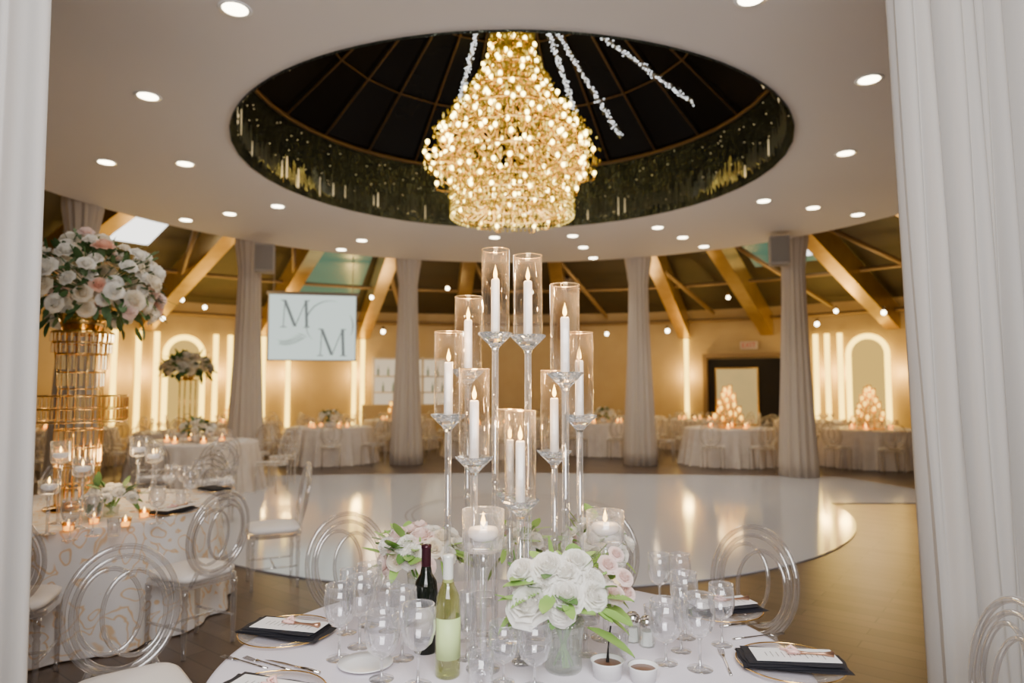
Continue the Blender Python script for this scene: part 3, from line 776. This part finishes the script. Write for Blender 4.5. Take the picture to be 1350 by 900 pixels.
# ---- bottles
p=at(590,890); e=empty('wine_bottle',(p.x,p.y,Z1),.2,'pale green glass white wine bottle with lime label','bottle')
mb=MB(); mb.lathe([(0,0),(.036,0),(.038,.006),(.038,.2),(.034,.235),(.02,.265),(.0145,.29),(.0145,.31)],32); obj('glass_body',mb.mesh('wb',M_wine_w),parent=e)
mb=MB(); mb.lathe([(0.0385,.055),(.0386,.055),(.0386,.175),(.0385,.175)],32)
me=mb.mesh('wbl',M_label); bm=bmesh.new(); bm.from_mesh(me); bmesh.ops.delete(bm,geom=[f for f in bm.faces if f.calc_center_median().x<-.005],context='FACES'); bm.to_mesh(me); bm.free()
obj('label_sticker',me,parent=e,rz=-1.0)
mb=MB(); mb.lathe([(.0155,.275),(.0158,.3),(.0158,.345),(.0168,.347),(.0168,.356),(0,.358)],24); obj('capsule',mb.mesh('wbc',M_foilw),parent=e)
p=at(561,858); e=empty('wine_bottle',(p.x,p.y,Z1),0,'dark glass red wine bottle with cream label','bottle')
mb=MB(); mb.lathe([(0,0),(.037,0),(.039,.006),(.039,.19),(.035,.225),(.02,.25),(.0145,.28)],32); obj('glass_body',mb.mesh('rb',M_wine_r),parent=e)
mb=MB(); mb.lathe([(.0155,.262),(.016,.33),(.017,.333),(.017,.343),(0,.345)],24); obj('capsule',mb.mesh('rbc',M_foil),parent=e)
mb=MB(); mb.lathe([(.0393,.06),(.0395,.06),(.0395,.15),(.0393,.15)],32); obj('label_sticker',mb.mesh('rbl',M_labelw),parent=e)

# ---- candelabra
CX,CYc=.015,2.36
cd=empty('candelabra',(CX,CYc,Z1),0,'tall clear crystal candelabra with ten glass hurricane tubes','candelabra')
ARMS=[(653,331,440,2.42),(696,339,443,2.33),(617,393,488,2.50),(591,439,547,2.38),(625,488,603,2.24),(745,377,492,2.28),(764,440,548,2.42),(731,490,595,2.47),(686,543,660,2.20),(672,541,648,2.53)]
mb=MB(); mb.lathe([(0,0),(.10,0),(.105,.006),(.10,.012),(0,.014)],36)
for px,ty,cy,Y in ARMS:
    c=on_y(px,cy,Y); lx,ly=c.x-CX,c.y-CYc
    mb.lathe([(0,0),(.026,0),(.028,.006),(.026,.012),(0,.014)],20,M=Matrix.Translation((lx,ly,0)))
    mb.tube([(0,0,.007),(lx,ly,.007)],.006,8)
obj('base',mb.mesh('cd_base',M_crys),parent=cd,label='low clear crystal base linking the stems')
cupmb=MB(); cupmb.lathe([(0,-.058),(.013,-.058),(.015,-.048),(.024,-.038),(.045,-.018),(.061,-.002),(.061,.004),(.053,.004),(.03,-.006),(.02,-.012),(0,-.012)],12,smooth=False); cup=cupmb.mesh('cd_cup',M_crysreal)
tubmb=MB(); tubmb.lathe([(.05,0),(.05,.28),(.0475,.28),(.0475,0),(.05,0)],36)
tubmb.tube([(.0488*cos(2*pi*i/36),.0488*sin(2*pi*i/36),.28) for i in range(36)],.0016,6,True,mi=1)
tub=tubmb.mesh('cd_tube',[M_hurr,pmat('rim_gilt',(1,.74,.4),.15,.9,emit=(1,.6,.22),es=.45)])  # gilt rim, its warm glow put in as emission
def candle_mk():
    e=empty('taper_candle',(0,0,0),label='lit white taper candle in glass hurricane tube',cat='candle',group='candelabra tapers')
    mb=MB(); mb.lathe([(0,0),(.0155,0),(.015,.19),(.012,.195),(.008,.192),(0,.19)],20); obj('wax',mb.mesh('tc_wax',M_wax),parent=e)
    mb=MB(); mb.tube([(0,0,.19),(.001,0,.203)],.0012,5); obj('wick',mb.mesh('tc_w',M_wick),parent=e)
    mb=MB(); mb.lathe([(0,.196),(.005,.202),(.0075,.210),(.0058,.221),(.0022,.234),(0,.243)],12); obj('flame',mb.mesh('tc_f',M_flame),parent=e)
    return e
KCA=Kind(candle_mk)
for px,ty,cy,Y in ARMS:
    c=on_y(px,cy,Y); t=on_y(px,ty,Y); k=(t.z-c.z)/.28
    lx,ly,lz=c.x-CX,c.y-CYc,c.z-Z1
    mb=MB(); mb.tube([(0,0,.012),(0,0,lz-.056)],.0115,16)
    mb.tube([(0,0,.012),(0,0,lz-.056)],.0035,8)
    for zz in (.03,lz*.5): mb.lathe([(.0115,zz),(.016,zz+.006),(.0115,zz+.012)],12)
    obj('stem',mb.mesh('cd_stem',M_crys),(lx,ly,0),parent=cd)
    obj('cup',cup,(lx,ly,lz),parent=cd); obj('hurricane_tube',tub,(lx,ly,lz+.0045),parent=cd,scale=(1,1,k))
    KCA.put((c.x,c.y,c.z-.0115),0,(1,1,min(1.0,k*1.0)*random.uniform(.99,1.07)))
    lamp('POINT',(c.x,c.y,c.z+.262),2.2,(1,.60,.24),.012,nm='flame_lamp')

def vot_mk():
    e=empty('votive_holder',(0,0,0),label='clear stemmed glass holder with floating white candle',cat='candle holder',group='stemmed candle holders')
    mb=MB(); mb.lathe([(0,0),(.05,0),(.05,.004),(.012,.014),(.011,.03),(.011,.28),(.018,.29),(.011,.30),(.02,.325),(0,.33)],24); obj('stem',mb.mesh('vh_s',M_crys),parent=e)
    mb=MB(); mb.lathe([(0,.33),(.05,.333),(.062,.345),(.063,.45),(.061,.45),(.06,.348),(.048,.337),(0,.336)],32)
    mb.tube([(.062*cos(2*pi*i/32),.062*sin(2*pi*i/32),.45) for i in range(32)],.0018,6,True); obj('glass_bowl',mb.mesh('vh_b',M_glass),parent=e)
    return e
KV=Kind(vot_mk)
def fc_mk():
    e=empty('floating_candle',(0,0,0),label='round white floating candle, lit',cat='candle',group='floating candles')
    mb=MB(); mb.lathe([(0,0),(.03,0),(.045,.012),(.048,.025),(.043,.036),(.02,.036),(0,.034)],28); obj('wax',mb.mesh('fc_w',M_wax),parent=e)
    mb=MB(); mb.lathe([(0,.04),(.005,.046),(.008,.053),(.006,.064),(.002,.078),(0,.086)],12); obj('flame',mb.mesh('fc_f',M_flame),parent=e)
    mb=MB(); mb.tube([(0,0,.033),(0,0,.044)],.0012,5); obj('wick',mb.mesh('fc_k',M_wick),parent=e)
    return e
KFCN=Kind(fc_mk)
for px,py,Y in ((637,725,2.16),(798,716,2.42)):
    p=on_y(px,py,Y); s=(p.z-Z1)/.335
    KV.put((p.x,p.y,Z1),0,(1.05,1.05,s)); KFCN.put((p.x,p.y,Z1+.337*s+.03))
    lamp('POINT',(p.x,p.y,Z1+.337*s+.13),.8,(1,.58,.22),.012,nm='flame_lamp')
for px,py in ((637,835),(690,872),(772,862)):
    p=at(px,py); KV.put((p.x,p.y,Z1),0,(.75,.75,.3),label='low clear glass votive holder on linen')

# ---- flower arrangements on front table
def ribbed(r,a,z): return r*(1+.025*sin(26*a))
thin_v=thin_glass('ribbed_vase_glass',(.92,.95,.92),.16,.7,.03,.12)
def vasearr(px,py,h,rad,c_off,rx,rz_,n,size,mix,seed,label,nleaf,leafm,ztab=TT,pos=None):
    p=pos or at(px,py); e=empty('flower_arrangement',(p.x,p.y,ztab+.0005),0,label,'flowers')
    mb=MB(); mb.lathe([(0,0),(rad*.85,0),(rad*.9,.01),(rad*.86,h*.3),(rad,h*.9),(rad*1.04,h),(rad*.98,h),(rad*.9,h*.85),(rad*.78,h*.3),(rad*.78,.012),(0,.012)],104,wob=ribbed); obj('vase',mb.mesh('vase',thin_v),parent=e,label='ribbed clear glass vase')
    rnd=random.Random(seed); mb=MB()
    for i in range(12):
        a=rnd.uniform(0,2*pi); b=a+pi+rnd.uniform(-.5,.5); mb.tube([(rad*.5*cos(a),rad*.5*sin(a),.015),(rad*.6*cos(b),rad*.6*sin(b),h),(c_off[0]*.7+rx*.4*cos(b),c_off[1]*.7+rx*.4*sin(b),c_off[2])],.0035,5)
    obj('stems',mb.mesh('stems',M_stem),parent=e,kind='stuff')
    bouquet(e,c_off,rx,rz_,n,size,mix,rnd,nleaf,leafm)
    return e
fv=vasearr(743,882,.15,.062,(0,0,.23),.145,.10,18,.044,'wwwwwc',4,'white roses with green leaves in ribbed glass vase',52,[M_leafl,M_leaf])
for dx,dz,L in ((.13,.15,.15),(-.15,.28,.11),(.16,.24,.12)):
    mb=MB(); d=Vector((dx*1.2,-.05,-.03 if dx>0 and dz<.2 else .05)); leafgeo(mb,Vector((dx*.5,-.08,dz)),d,L,.032,0,.3); obj('leaf',mb.mesh('bigleaf',[M_leafl]),parent=fv)
for (x,y,z,s) in ((-.11,-.12,.235,.060),(.0,-.13,.26,.050),(-.05,-.07,.33,.046),(.08,-.09,.28,.042),(-.13,-.05,.31,.040),(.04,-.05,.34,.040)):
    obj('rose',ROSE['w'],(x,y,z),parent=fv,rot=orient(Vector((x*.5,-.10,.12))),scale=s)
for (x,y,z,s) in ((.15,-.07,.25,.029),(.185,-.04,.29,.026),(.14,-.01,.32,.028),(.195,-.03,.24,.024),(.17,.02,.345,.023)):
    obj('rose',ROSE['p'],(x,y,z),parent=fv,rot=orient(Vector((x*.4,-.12,.14))),scale=s)
vasearr(554,800,.13,.05,(0,0,.21),.15,.10,26,.040,'wwpcwpw',5,'blush and white roses in low glass vase',46,[M_leafl,M_leaf])
vasearr(785,790,.13,.05,(0,0,.21),.13,.10,20,.036,'wwpw',6,'white and pink roses in low glass vase',30,[M_leafl,M_leaf])
vasearr(683,770,.12,.05,(0,0,.17),.10,.08,12,.038,'wwp',8,'small white and pink roses in glass vase',20,[M_leafl,M_leaf])

# ---- place settings
def charger_mk():
    e=empty('charger_plate',(0,0,0),label='clear glass charger plate with gold rim',cat='plate',group='charger plates')
    mb=MB(); mb.lathe([(0,0),(.1,0),(.115,.004),(.16,.012),(.16,.014),(.115,.007),(.1,.0035),(0,.003)],48); obj('glass_plate',mb.mesh('cp',M_plate),parent=e)
    mb=MB(); mb.tube([(.161*cos(2*pi*i/56),.161*sin(2*pi*i/56),.014) for i in range(56)],.0024,6,True); obj('rim',mb.mesh('cpr',M_gold),parent=e,label='thin gold rim')
    return e
KCP=Kind(charger_mk)
def napk_mk():
    # loosely folded cloth: stacked, slightly twisted soft layers
    mb=MB(); r=random.Random(8)
    for k in range(4):
        W,H=.31-.012*k,.155-.006*k; nx,ny=16,8; z0=.001+k*.0044; vs=[];fs=[]
        th=rd(r.uniform(-4.5,4.5)); ox,oy=r.uniform(-.008,.008),r.uniform(-.005,.005)
        for top in (0,1):
            for j in range(ny+1):
                for i in range(nx+1):
                    u,v=i/nx*2-1,j/ny*2-1; x=u*W/2*(1+.02*sin(5*v+k)); y=v*H/2*(1+.04*sin(4*u+k*2))
                    rim=max(abs(u),abs(v))**8
                    z=z0+(0 if not top else .0040*(1-.7*rim))+ (.0010*sin(7*u+3*v+k) if (top and k==3) else 0)
                    vs.append((x*cos(th)-y*sin(th)+ox,x*sin(th)+y*cos(th)+oy,z))
        S=(nx+1)*(ny+1)
        for j in range(ny):
            for i in range(nx):
                a=j*(nx+1)+i; fs.append([a,a+nx+1,a+nx+2,a+1]); fs.append([S+a,S+a+1,S+a+nx+2,S+a+nx+1])
        for i in range(nx):
            a=i; fs.append([a,a+1,S+a+1,S+a]); b=ny*(nx+1)+i; fs.append([b,S+b,S+b+1,b+1])
        for j in range(ny):
            a=j*(nx+1); fs.append([a,S+a,S+a+nx+1,a+nx+1]); b=a+nx; fs.append([b,b+nx+1,S+b+nx+1,S+b])
        mb.add(vs,fs,0,False)
    return obj('napkin',mb.mesh('napkin',M_black),label='folded black cloth napkin on glass charger',cat='napkin',group='black napkins')
KN=Kind(napk_mk)
def menu_mk():
    e=empty('menu_card',(0,0,0),label='white printed menu card on black napkin',cat='menu card',group='menu cards')
    mb=MB(); mb.box(.25,.105,.0012,(0,0,.0006)); obj('card',mb.mesh('card',M_card),parent=e)
    mb=MB(); r=random.Random(3)
    for i in range(11):
        x=-.085+i*.017; w=r.uniform(.02,.06); mb.box(.0025,w,.0002,(x,0,.0014))
    obj('print',mb.mesh('cardp',M_ink),parent=e,kind='stuff'); return e
KM=Kind(menu_mk)
def fav_mk():
    e=empty('place_favour',(0,0,0),label='small copper favour tied with pink ribbon',cat='favour',group='ribbon favours')
    mb=MB(); mb.tube([(-.01,0,.006),(.02,0,.006),(.06,0,.006),(.085,0,.006)],[.006,.003,.004,.009],8); obj('key',mb.mesh('fk',M_copper),parent=e)
    mb=MB(); mb.tube([(0,0,.006),(-.02,.02,.016),(-.034,.01,.010),(-.015,-.003,.006),(0,0,.006)],.0042,6,True); mb.tube([(0,0,.006),(-.02,-.02,.016),(-.034,-.012,.010),(-.015,.0,.006)],.0042,6); mb.tube([(0,0,.007),(-.045,.03,.004)],.0035,6)
    obj('ribbon',mb.mesh('fr',M_pink),parent=e); return e
KFV=Kind(fav_mk)
def fork_mk():
    mb=MB(); mb.tube([(0,-.1,.002),(0,-.05,.003),(0,.02,.005),(0,.045,.004)],[.005,.004,.003,.006],8,flat=1)
    for x in (-.008,-.0027,.0027,.008): mb.tube([(x*.6,.045,.004),(x,.06,.003),(x,.1,.006)],.0013,5)
    return obj('fork',mb.mesh('fork',M_steel),label='polished steel dinner fork on linen',cat='fork',group='forks')
def knife_mk():
    mb=MB(); mb.tube([(0,-.11,.005),(0,-.06,.0055),(0,-.01,.004)],[.006,.007,.0045],8); mb.add([(-.002,-.01,.003),(.006,-.01,.003),(.010,.05,.002),(.006,.1,.002),(-.002,.12,.002),(-.002,-.01,.0055),(.006,-.01,.0055),(.010,.05,.004),(.006,.1,.003),(-.002,.12,.003)],[[0,1,2,3,4],[9,8,7,6,5],[0,5,6,1],[1,6,7,2],[2,7,8,3],[3,8,9,4],[4,9,5,0]],0,False)
    return obj('knife',mb.mesh('knife',M_steel),label='polished steel dinner knife on linen',cat='knife',group='knives')
KFK=Kind(fork_mk); KKN=Kind(knife_mk)
def setting(p,tc,menu=True,z=Z1,rot=None,forks=(.19,.215),knives=(.19,)):
    a=rot if rot is not None else facing(p.x,p.y,*tc)
    KCP.put((p.x,p.y,z),0)
    KN.put((p.x,p.y,z+.0145),a)
    if menu:
        KM.put((p.x+.012*cos(a),p.y+.012*sin(a),z+.0145+.0195),a+.05)
        KFV.put((p.x+.03*cos(a),p.y+.03*sin(a),z+.0145+.0212),a,1.15)
    R=Vector((cos(a),sin(a),0))
    for k in forks: 
        q=Vector((p.x,p.y,0))-R*k; KFK.put((q.x,q.y,z),a)
    for k in knives:
        q=Vector((p.x,p.y,0))+R*k; KKN.put((q.x,q.y,z),a)
setting(at(378,836),T1,rot=rd(-16),forks=(),knives=()); setting(at(1042,878),T1,rot=rd(-8),forks=(.195,),knives=()); setting(at(948,806),T1,rot=rd(14),forks=(),knives=()); setting(at(352,922),T1,rot=rd(-20),forks=(),knives=())
for px,py,K in ((322,874,KFK),(352,876,KFK),(386,880,KKN),(985,824,KKN),(1000,840,KFK)):
    p=at(px,py); K.put((p.x,p.y,Z1),rd(62 if px<600 else -75))
def sp2_mk():
    mb=MB(); mb.lathe([(0,0),(.05,0),(.06,.003),(.085,.012),(.085,.014),(.058,.006),(0,.004)],36); return obj('side_plate',mb.mesh('side_plate',M_porc),label='small white porcelain side plate on linen',cat='plate',group='side plates')
KSD=Kind(sp2_mk); puts(KSD,482,878)
def ram_mk():
    e=empty('ramekin',(0,0,0),label='white fluted ramekin of sauce on linen',cat='ramekin',group='ramekins')
    mb=MB(); mb.lathe([(0,0),(.03,0),(.036,.035),(.038,.037),(.034,.037),(.028,.006),(0,.005)],40,wob=lambda r,a,z:r*(1+.015*sin(20*a))); obj('dish',mb.mesh('ram',M_porc),parent=e)
    mb=MB(); mb.lathe([(0,.029),(.032,.028)],20); obj('sauce',mb.mesh('sauce',M_brown),parent=e); return e
KR=Kind(ram_mk); puts(KR,801,892,1.35); puts(KR,848,897,1.2)
p=at(801,890); mb=MB(); mb.tube([(0,0,.035),(.004,.01,.08),(.015,.03,.135)],[.006,.002,.003],6); obj('small_spoon',mb.mesh('spoon',M_dark),(p.x,p.y,Z1),label='small dark spoon standing in sauce ramekin',cat='spoon')
def shak_mk():
    e=empty('shaker',(0,0,0),label='glass condiment shaker with steel cap',cat='shaker',group='salt and pepper shakers')
    mb=MB(); mb.lathe([(0,0),(.022,0),(.024,.01),(.02,.055),(0,.055)],8,smooth=False); obj('glass_body',mb.mesh('shb',thin_v),parent=e)
    mb=MB(); mb.lathe([(0,.003),(.018,.003),(.016,.04),(0,.04)],8,smooth=False); obj('salt_fill',mb.mesh('shf',M_porc),parent=e)
    mb=MB(); mb.lathe([(.021,.0552),(.021,.07),(.012,.08),(0,.082)],16); obj('cap',mb.mesh('shc',M_steel),parent=e); return e
KSH=Kind(shak_mk); puts(KSH,834,845,1.2); puts(KSH,853,851,1.2)

# ============================================================ BROCADE TABLE DRESSING
Z2=TT+.0005
stx,sty=-3.12,4.95
e=empty('floral_stand',(stx,sty,Z2),0,'tall tiered gold and crystal flower stand','flower stand')
mb=MB(); mb.lathe([(0,0),(.2,0),(.2,.015),(.12,.02),(.12,.03),(0,.03)],32)
for zz,r in ((.03,.13),(.16,.135),(.3,.14),(.43,.145),(.56,.15),(.62,.30),(.71,.30),(.80,.30),(.85,.14),(.97,.15),(1.1,.16),(1.18,.19),(1.25,.20)):
    mb.tube([(r*cos(2*pi*i/36),r*sin(2*pi*i/36),zz) for i in range(36)],.005,6,True)
for i in range(8):
    a=2*pi*i/8; mb.tube([(.13*cos(a),.13*sin(a),.03),(.15*cos(a),.15*sin(a),.56),(.14*cos(a),.14*sin(a),.85),(.18*cos(a),.18*sin(a),1.25)],.005,5)
    mb.tube([(.14*cos(a),.14*sin(a),.8),(.30*cos(a),.30*sin(a),.8)],.005,5)
mb.lathe([(0,1.25),(.2,1.25),(.2,1.262),(0,1.262)],32)
obj('frame',mb.mesh('fs_frame',M_gold),parent=e)
mb=MB()
def prisms(r,z0,z1,n):
    for i in range(n):
        a=2*pi*i/n; mb.tube([(r*cos(a),r*sin(a),z0),(r*cos(a),r*sin(a),z1)],.0075,6,smooth=False)
prisms(.13,.05,.15,22); prisms(.137,.18,.29,22); prisms(.143,.32,.42,24); prisms(.148,.45,.55,24); prisms(.30,.63,.70,48); prisms(.30,.72,.79,48); prisms(.145,.87,.96,24); prisms(.155,.99,1.09,24); prisms(.185,1.11,1.17,28); prisms(.195,1.19,1.245,28)
obj('crystal_prisms',mb.mesh('fs_pr',M_goldglass),parent=e,kind='stuff')
fl=empty('flower_arrangement',(stx,sty,Z2+1.263),0,'large round arrangement of cream and blush roses with dark foliage','flowers')
mb=MB(); mb.lathe([(0,0),(.13,0),(.16,.12),(.14,.13),(0,.12)],24); obj('pot',mb.mesh('pot',M_gold),parent=fl)
bouquet(fl,(0.06,0,.30),.44,.37,100,.058,'wwcwccwcwwpcwccwwcwwe',random.Random(12),340,[M_leafd,M_leafd,M_leaf],lowcut=-.5,leafL=.115,leafW=.025,spread=1.16,jit=(.82,1.16),sj=(.65,1.2))
def lv(px,py,s,cand=True):
    p=at(px,py); KV.put((p.x,p.y,Z2),0,(.9,.9,s)); 
    if cand: KFCN.put((p.x,p.y,Z2+.34*s+.02),0,.9)
for px,py,s in ((76,690,1.15),(106,696,.95),(180,674,1.15),(200,662,.9),(205,642,.7),(62,704,.7)): lv(px,py,s)
vasearr(155,648,.07,.05,(0,0,.12),.15,.08,18,.040,'wwc',21,'low centrepiece of white roses on brocade table',30,[M_leaf,M_leafd],pos=Vector((-2.70,4.66,TT)))
for px,py in ((242,652),(225,650),(206,690),(122,706),(262,641),(250,662),(92,712)): puts(KWG,px,py,1.15,group='glasses on the brocade table')
for px,py in ((238,664),(150,706)): puts(KTU,px,py,1.0,group='glasses on the brocade table')
setting(at(228,676),T2,z=Z2,forks=(.19,)); setting(at(282,647),T2,z=Z2,menu=False,forks=())
def gv_mk():
    e=empty('gold_votive',(0,0,0),label='small amber glass votive with lit candle',cat='votive',group='amber votives')
    mb=MB(); mb.lathe([(0,0),(.025,0),(.035,.05),(.033,.05),(.023,.004),(0,.003)],16); obj('cup',mb.mesh('gvc',thin_glass('amber',(1,.8,.5),.15,.7,.1,gcol=(1,.85,.55))),parent=e)
    mb=MB(); mb.lathe([(0,.004),(.022,.004),(.024,.025),(0,.025)],12); obj('wax',mb.mesh('gvw',pmat('glow_wax',(1,.8,.5),.5,emit=(1,.62,.16),es=4)),parent=e)
    mb=MB(); mb.lathe([(0,.026),(.008,.036),(0,.066)],8); obj('flame',mb.mesh('gvf',M_flame),parent=e); return e
KGV=Kind(gv_mk)
for px,py in ((90,700),(165,694),(124,690),(190,682),(178,655)): puts(KGV,px,py,1.1,group='amber votives')
for px,py in ((70,670),(185,655),(130,680)):
    p=at(px,py); lamp('POINT',(p.x,p.y,TT+.35),4,(1,.66,.32),.06,nm='flame_lamp')

# ============================================================ FAR TABLES DRESSING
rnd=random.Random(5)
def cent_mk():
    e=empty('candle_centrepiece',(0,0,0),label='glass centrepiece of glowing candles on banquet table',cat='centrepiece',group='distant candle centrepieces')
    mb=MB(); fm=MB(); r=random.Random(2)
    for i in range(20):
        a=i*2.4; q=.05+.27*(i/20); h=.74-.034*i; x,y=q*cos(a),q*sin(a)
        mb.tube([(x,y,0),(x,y,h)],.010,5); mb.lathe([(.02,h),(.05,h+.01),(.05,h+.17)],10,M=Matrix.Translation((x,y,0)))
        fm.ball(.034,(x,y,h+.09),8,5,sz=1.5)
    mb.lathe([(0,0),(.30,0),(.30,.01),(0,.012)],20)
    obj('stems',mb.mesh('cs',thin_glass('cent_glass',(1,.86,.55),.25,.6,.1,.4,gcol=(1,.78,.38),dcol=(1,.68,.22))),parent=e); obj('flames',fm.mesh('cf',emat('far_flame',(1,.64,.12),6)),parent=e,kind='stuff'); return e
KCE=Kind(cent_mk)
def fset_mk():
    mb=MB()
    for i in range(8):
        a=2*pi*i/8; c=(.66*cos(a),.66*sin(a)); mb.lathe([(0,0),(.15,.0),(.155,.012),(0,.012)],16,0,M=Matrix.Translation((c[0],c[1],0)))
        for k in (-.16,.16):
            b=a+k*1.2; T=Matrix.Translation((.5*cos(b),.5*sin(b),0)); mb.lathe([(.03,0),(.004,.01),(.004,.08),(.035,.12),(.033,.19)],8,1,M=T)
    return obj('tableware',mb.mesh('tableware',[M_porc,M_acryfar]),label='plates and stemware set around banquet table',cat='tableware',group='distant table settings',kind='stuff')
KTW=Kind(fset_mk)
x5,y5=-6.35,13.4
ALL=FT+[(x5,y5)]
placed=[(-3.6,8.4),(-4.5,8.7)]
for i,(x,y) in enumerate(ALL):
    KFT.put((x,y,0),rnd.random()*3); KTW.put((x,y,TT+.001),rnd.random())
    for k in range(9):
        a=2*pi*k/9+i*.3; cx,cy=x+1.32*cos(a),y+1.32*sin(a)
        if any(math.hypot(cx-u,cy-v)<.72 for u,v,_ in COLS): continue
        if any(math.hypot(cx-u,cy-v)<1.27 for u,v in ALL if (u,v)!=(x,y)): continue
        if any(math.hypot(cx-u,cy-v)<.64 for u,v in placed): continue
        if math.hypot(cx,cy-CY)>13.3: continue
        placed.append((cx,cy)); KFC.put((cx,cy,0),facing(cx,cy,x,y))
    if (x,y) in ((4.6,14.6),(7.4,14.2),(-6.7,16.8),(-9.2,14.2),(-3.0,18.2)):
        KCE.put((x,y,TT+.001),i)
        if i in (0,1,7,8): lamp('POINT',(x,y,TT+.75),22,(1,.62,.22),.25,nm='centrepiece_lamp')
for (x,y) in ((-3.95,14.9),(2.25,16.8),(-5.0,10.9)):
    e2=empty('flower_arrangement',(x,y,TT+.001),0,'low green and white centrepiece on banquet table','flowers')
    mb=MB(); mb.lathe([(0,0),(.08,0),(.1,.1),(0,.1)],16); obj('vase',mb.mesh('v',M_porc),parent=e2)
    bouquet(e2,(0,0,.2),.24,.14,14,.06,'wwc',rnd,60,[M_leafd,M_leaf],leafL=.12,leafW=.04,spread=1.0)
e2=empty('floral_stand',(x5,y5,TT+.001),0,'slender gold flower stand on banquet table','flower stand')
mb=MB()
for k in range(4):
    a=pi/4+k*pi/2; mb.tube([(.15*cos(a),.15*sin(a),0),(.15*cos(a),.15*sin(a),1.0)],.012,6)
mb.box(.26,.26,.02,(0,0,1.0)); mb.box(.26,.26,.02,(0,0,.01)); obj('frame',mb.mesh('st2',M_gold),parent=e2)
e2=empty('flower_arrangement',(x5,y5,TT+1.012),0,'white roses and dark foliage on tall gold stand','flowers')
mb=MB(); mb.lathe([(0,0),(.1,0),(.12,.08),(0,.08)],16); obj('pot',mb.mesh('v',M_gold),parent=e2)
bouquet(e2,(0,0,.22),.44,.26,34,.085,'wwcc',rnd,130,[M_leafd,M_leaf],lowcut=-.3,leafL=.2,leafW=.05)
for (x,y) in ALL[:9]+[(-.6,16.2)]:
    for k in range(6):
        a=2*pi*k/6+rnd.uniform(-.25,.25); r=rnd.uniform(.40,.44)
        KGV.put((x+r*cos(a),y+r*sin(a),TT+.001),0,1.7)

# ============================================================ LIGHTS
lamp('AREA',(0.2,-.9,3.3),255,(1,.985,.98),2.2,(math.radians(58),0,0))  # broad lamp added unseen behind the camera as bounced front flash
lamp('AREA',(0,-1.0,2.2),100,(1,.955,.945),2.0,(math.radians(140),0,0))  # upward fill lamp added out of view to brighten the ceiling
lamp('POINT',(0,CY,4.3),45,(1,.68,.22),.7)
lamp('POINT',(0,CY,3.3),140,(1,.93,.87),.6)
for x,y,z in ((-8,15.5,2.6),(-3.5,18.5,2.8),(3.5,18.5,2.8),(8,15.5,2.6),(-9.5,9,2.6),(9.5,9,2.6)):
    lamp('POINT',(x,y,z),62,(1,.72,.40),.4)
for deg in (-60,-38,-25,-13,0,15,27,39,53):
    a=rd(deg); lamp('POINT',(10.2*sin(a),CY+10.2*cos(a),3.6),24,(1,.70,.30),.25)
w=bpy.data.worlds.new('world'); bpy.context.scene.world=w; w.use_nodes=True
w.node_tree.nodes['Background'].inputs[0].default_value=(.02,.025,.04,1); w.node_tree.nodes['Background'].inputs[1].default_value=.3

# ============================================================ CAMERA
cam=bpy.data.cameras.new('camera'); cam.lens=24; cam.sensor_width=36; cam.clip_start=.05; cam.clip_end=100
cam.dof.use_dof=True; cam.dof.focus_distance=2.35; cam.dof.aperture_fstop=2.0
co=bpy.data.objects.new('camera',cam); COL.objects.link(co); co.location=(0,0,CAMZ); co.rotation_euler=(pi/2+PITCH,0,0)
bpy.context.scene.camera=co
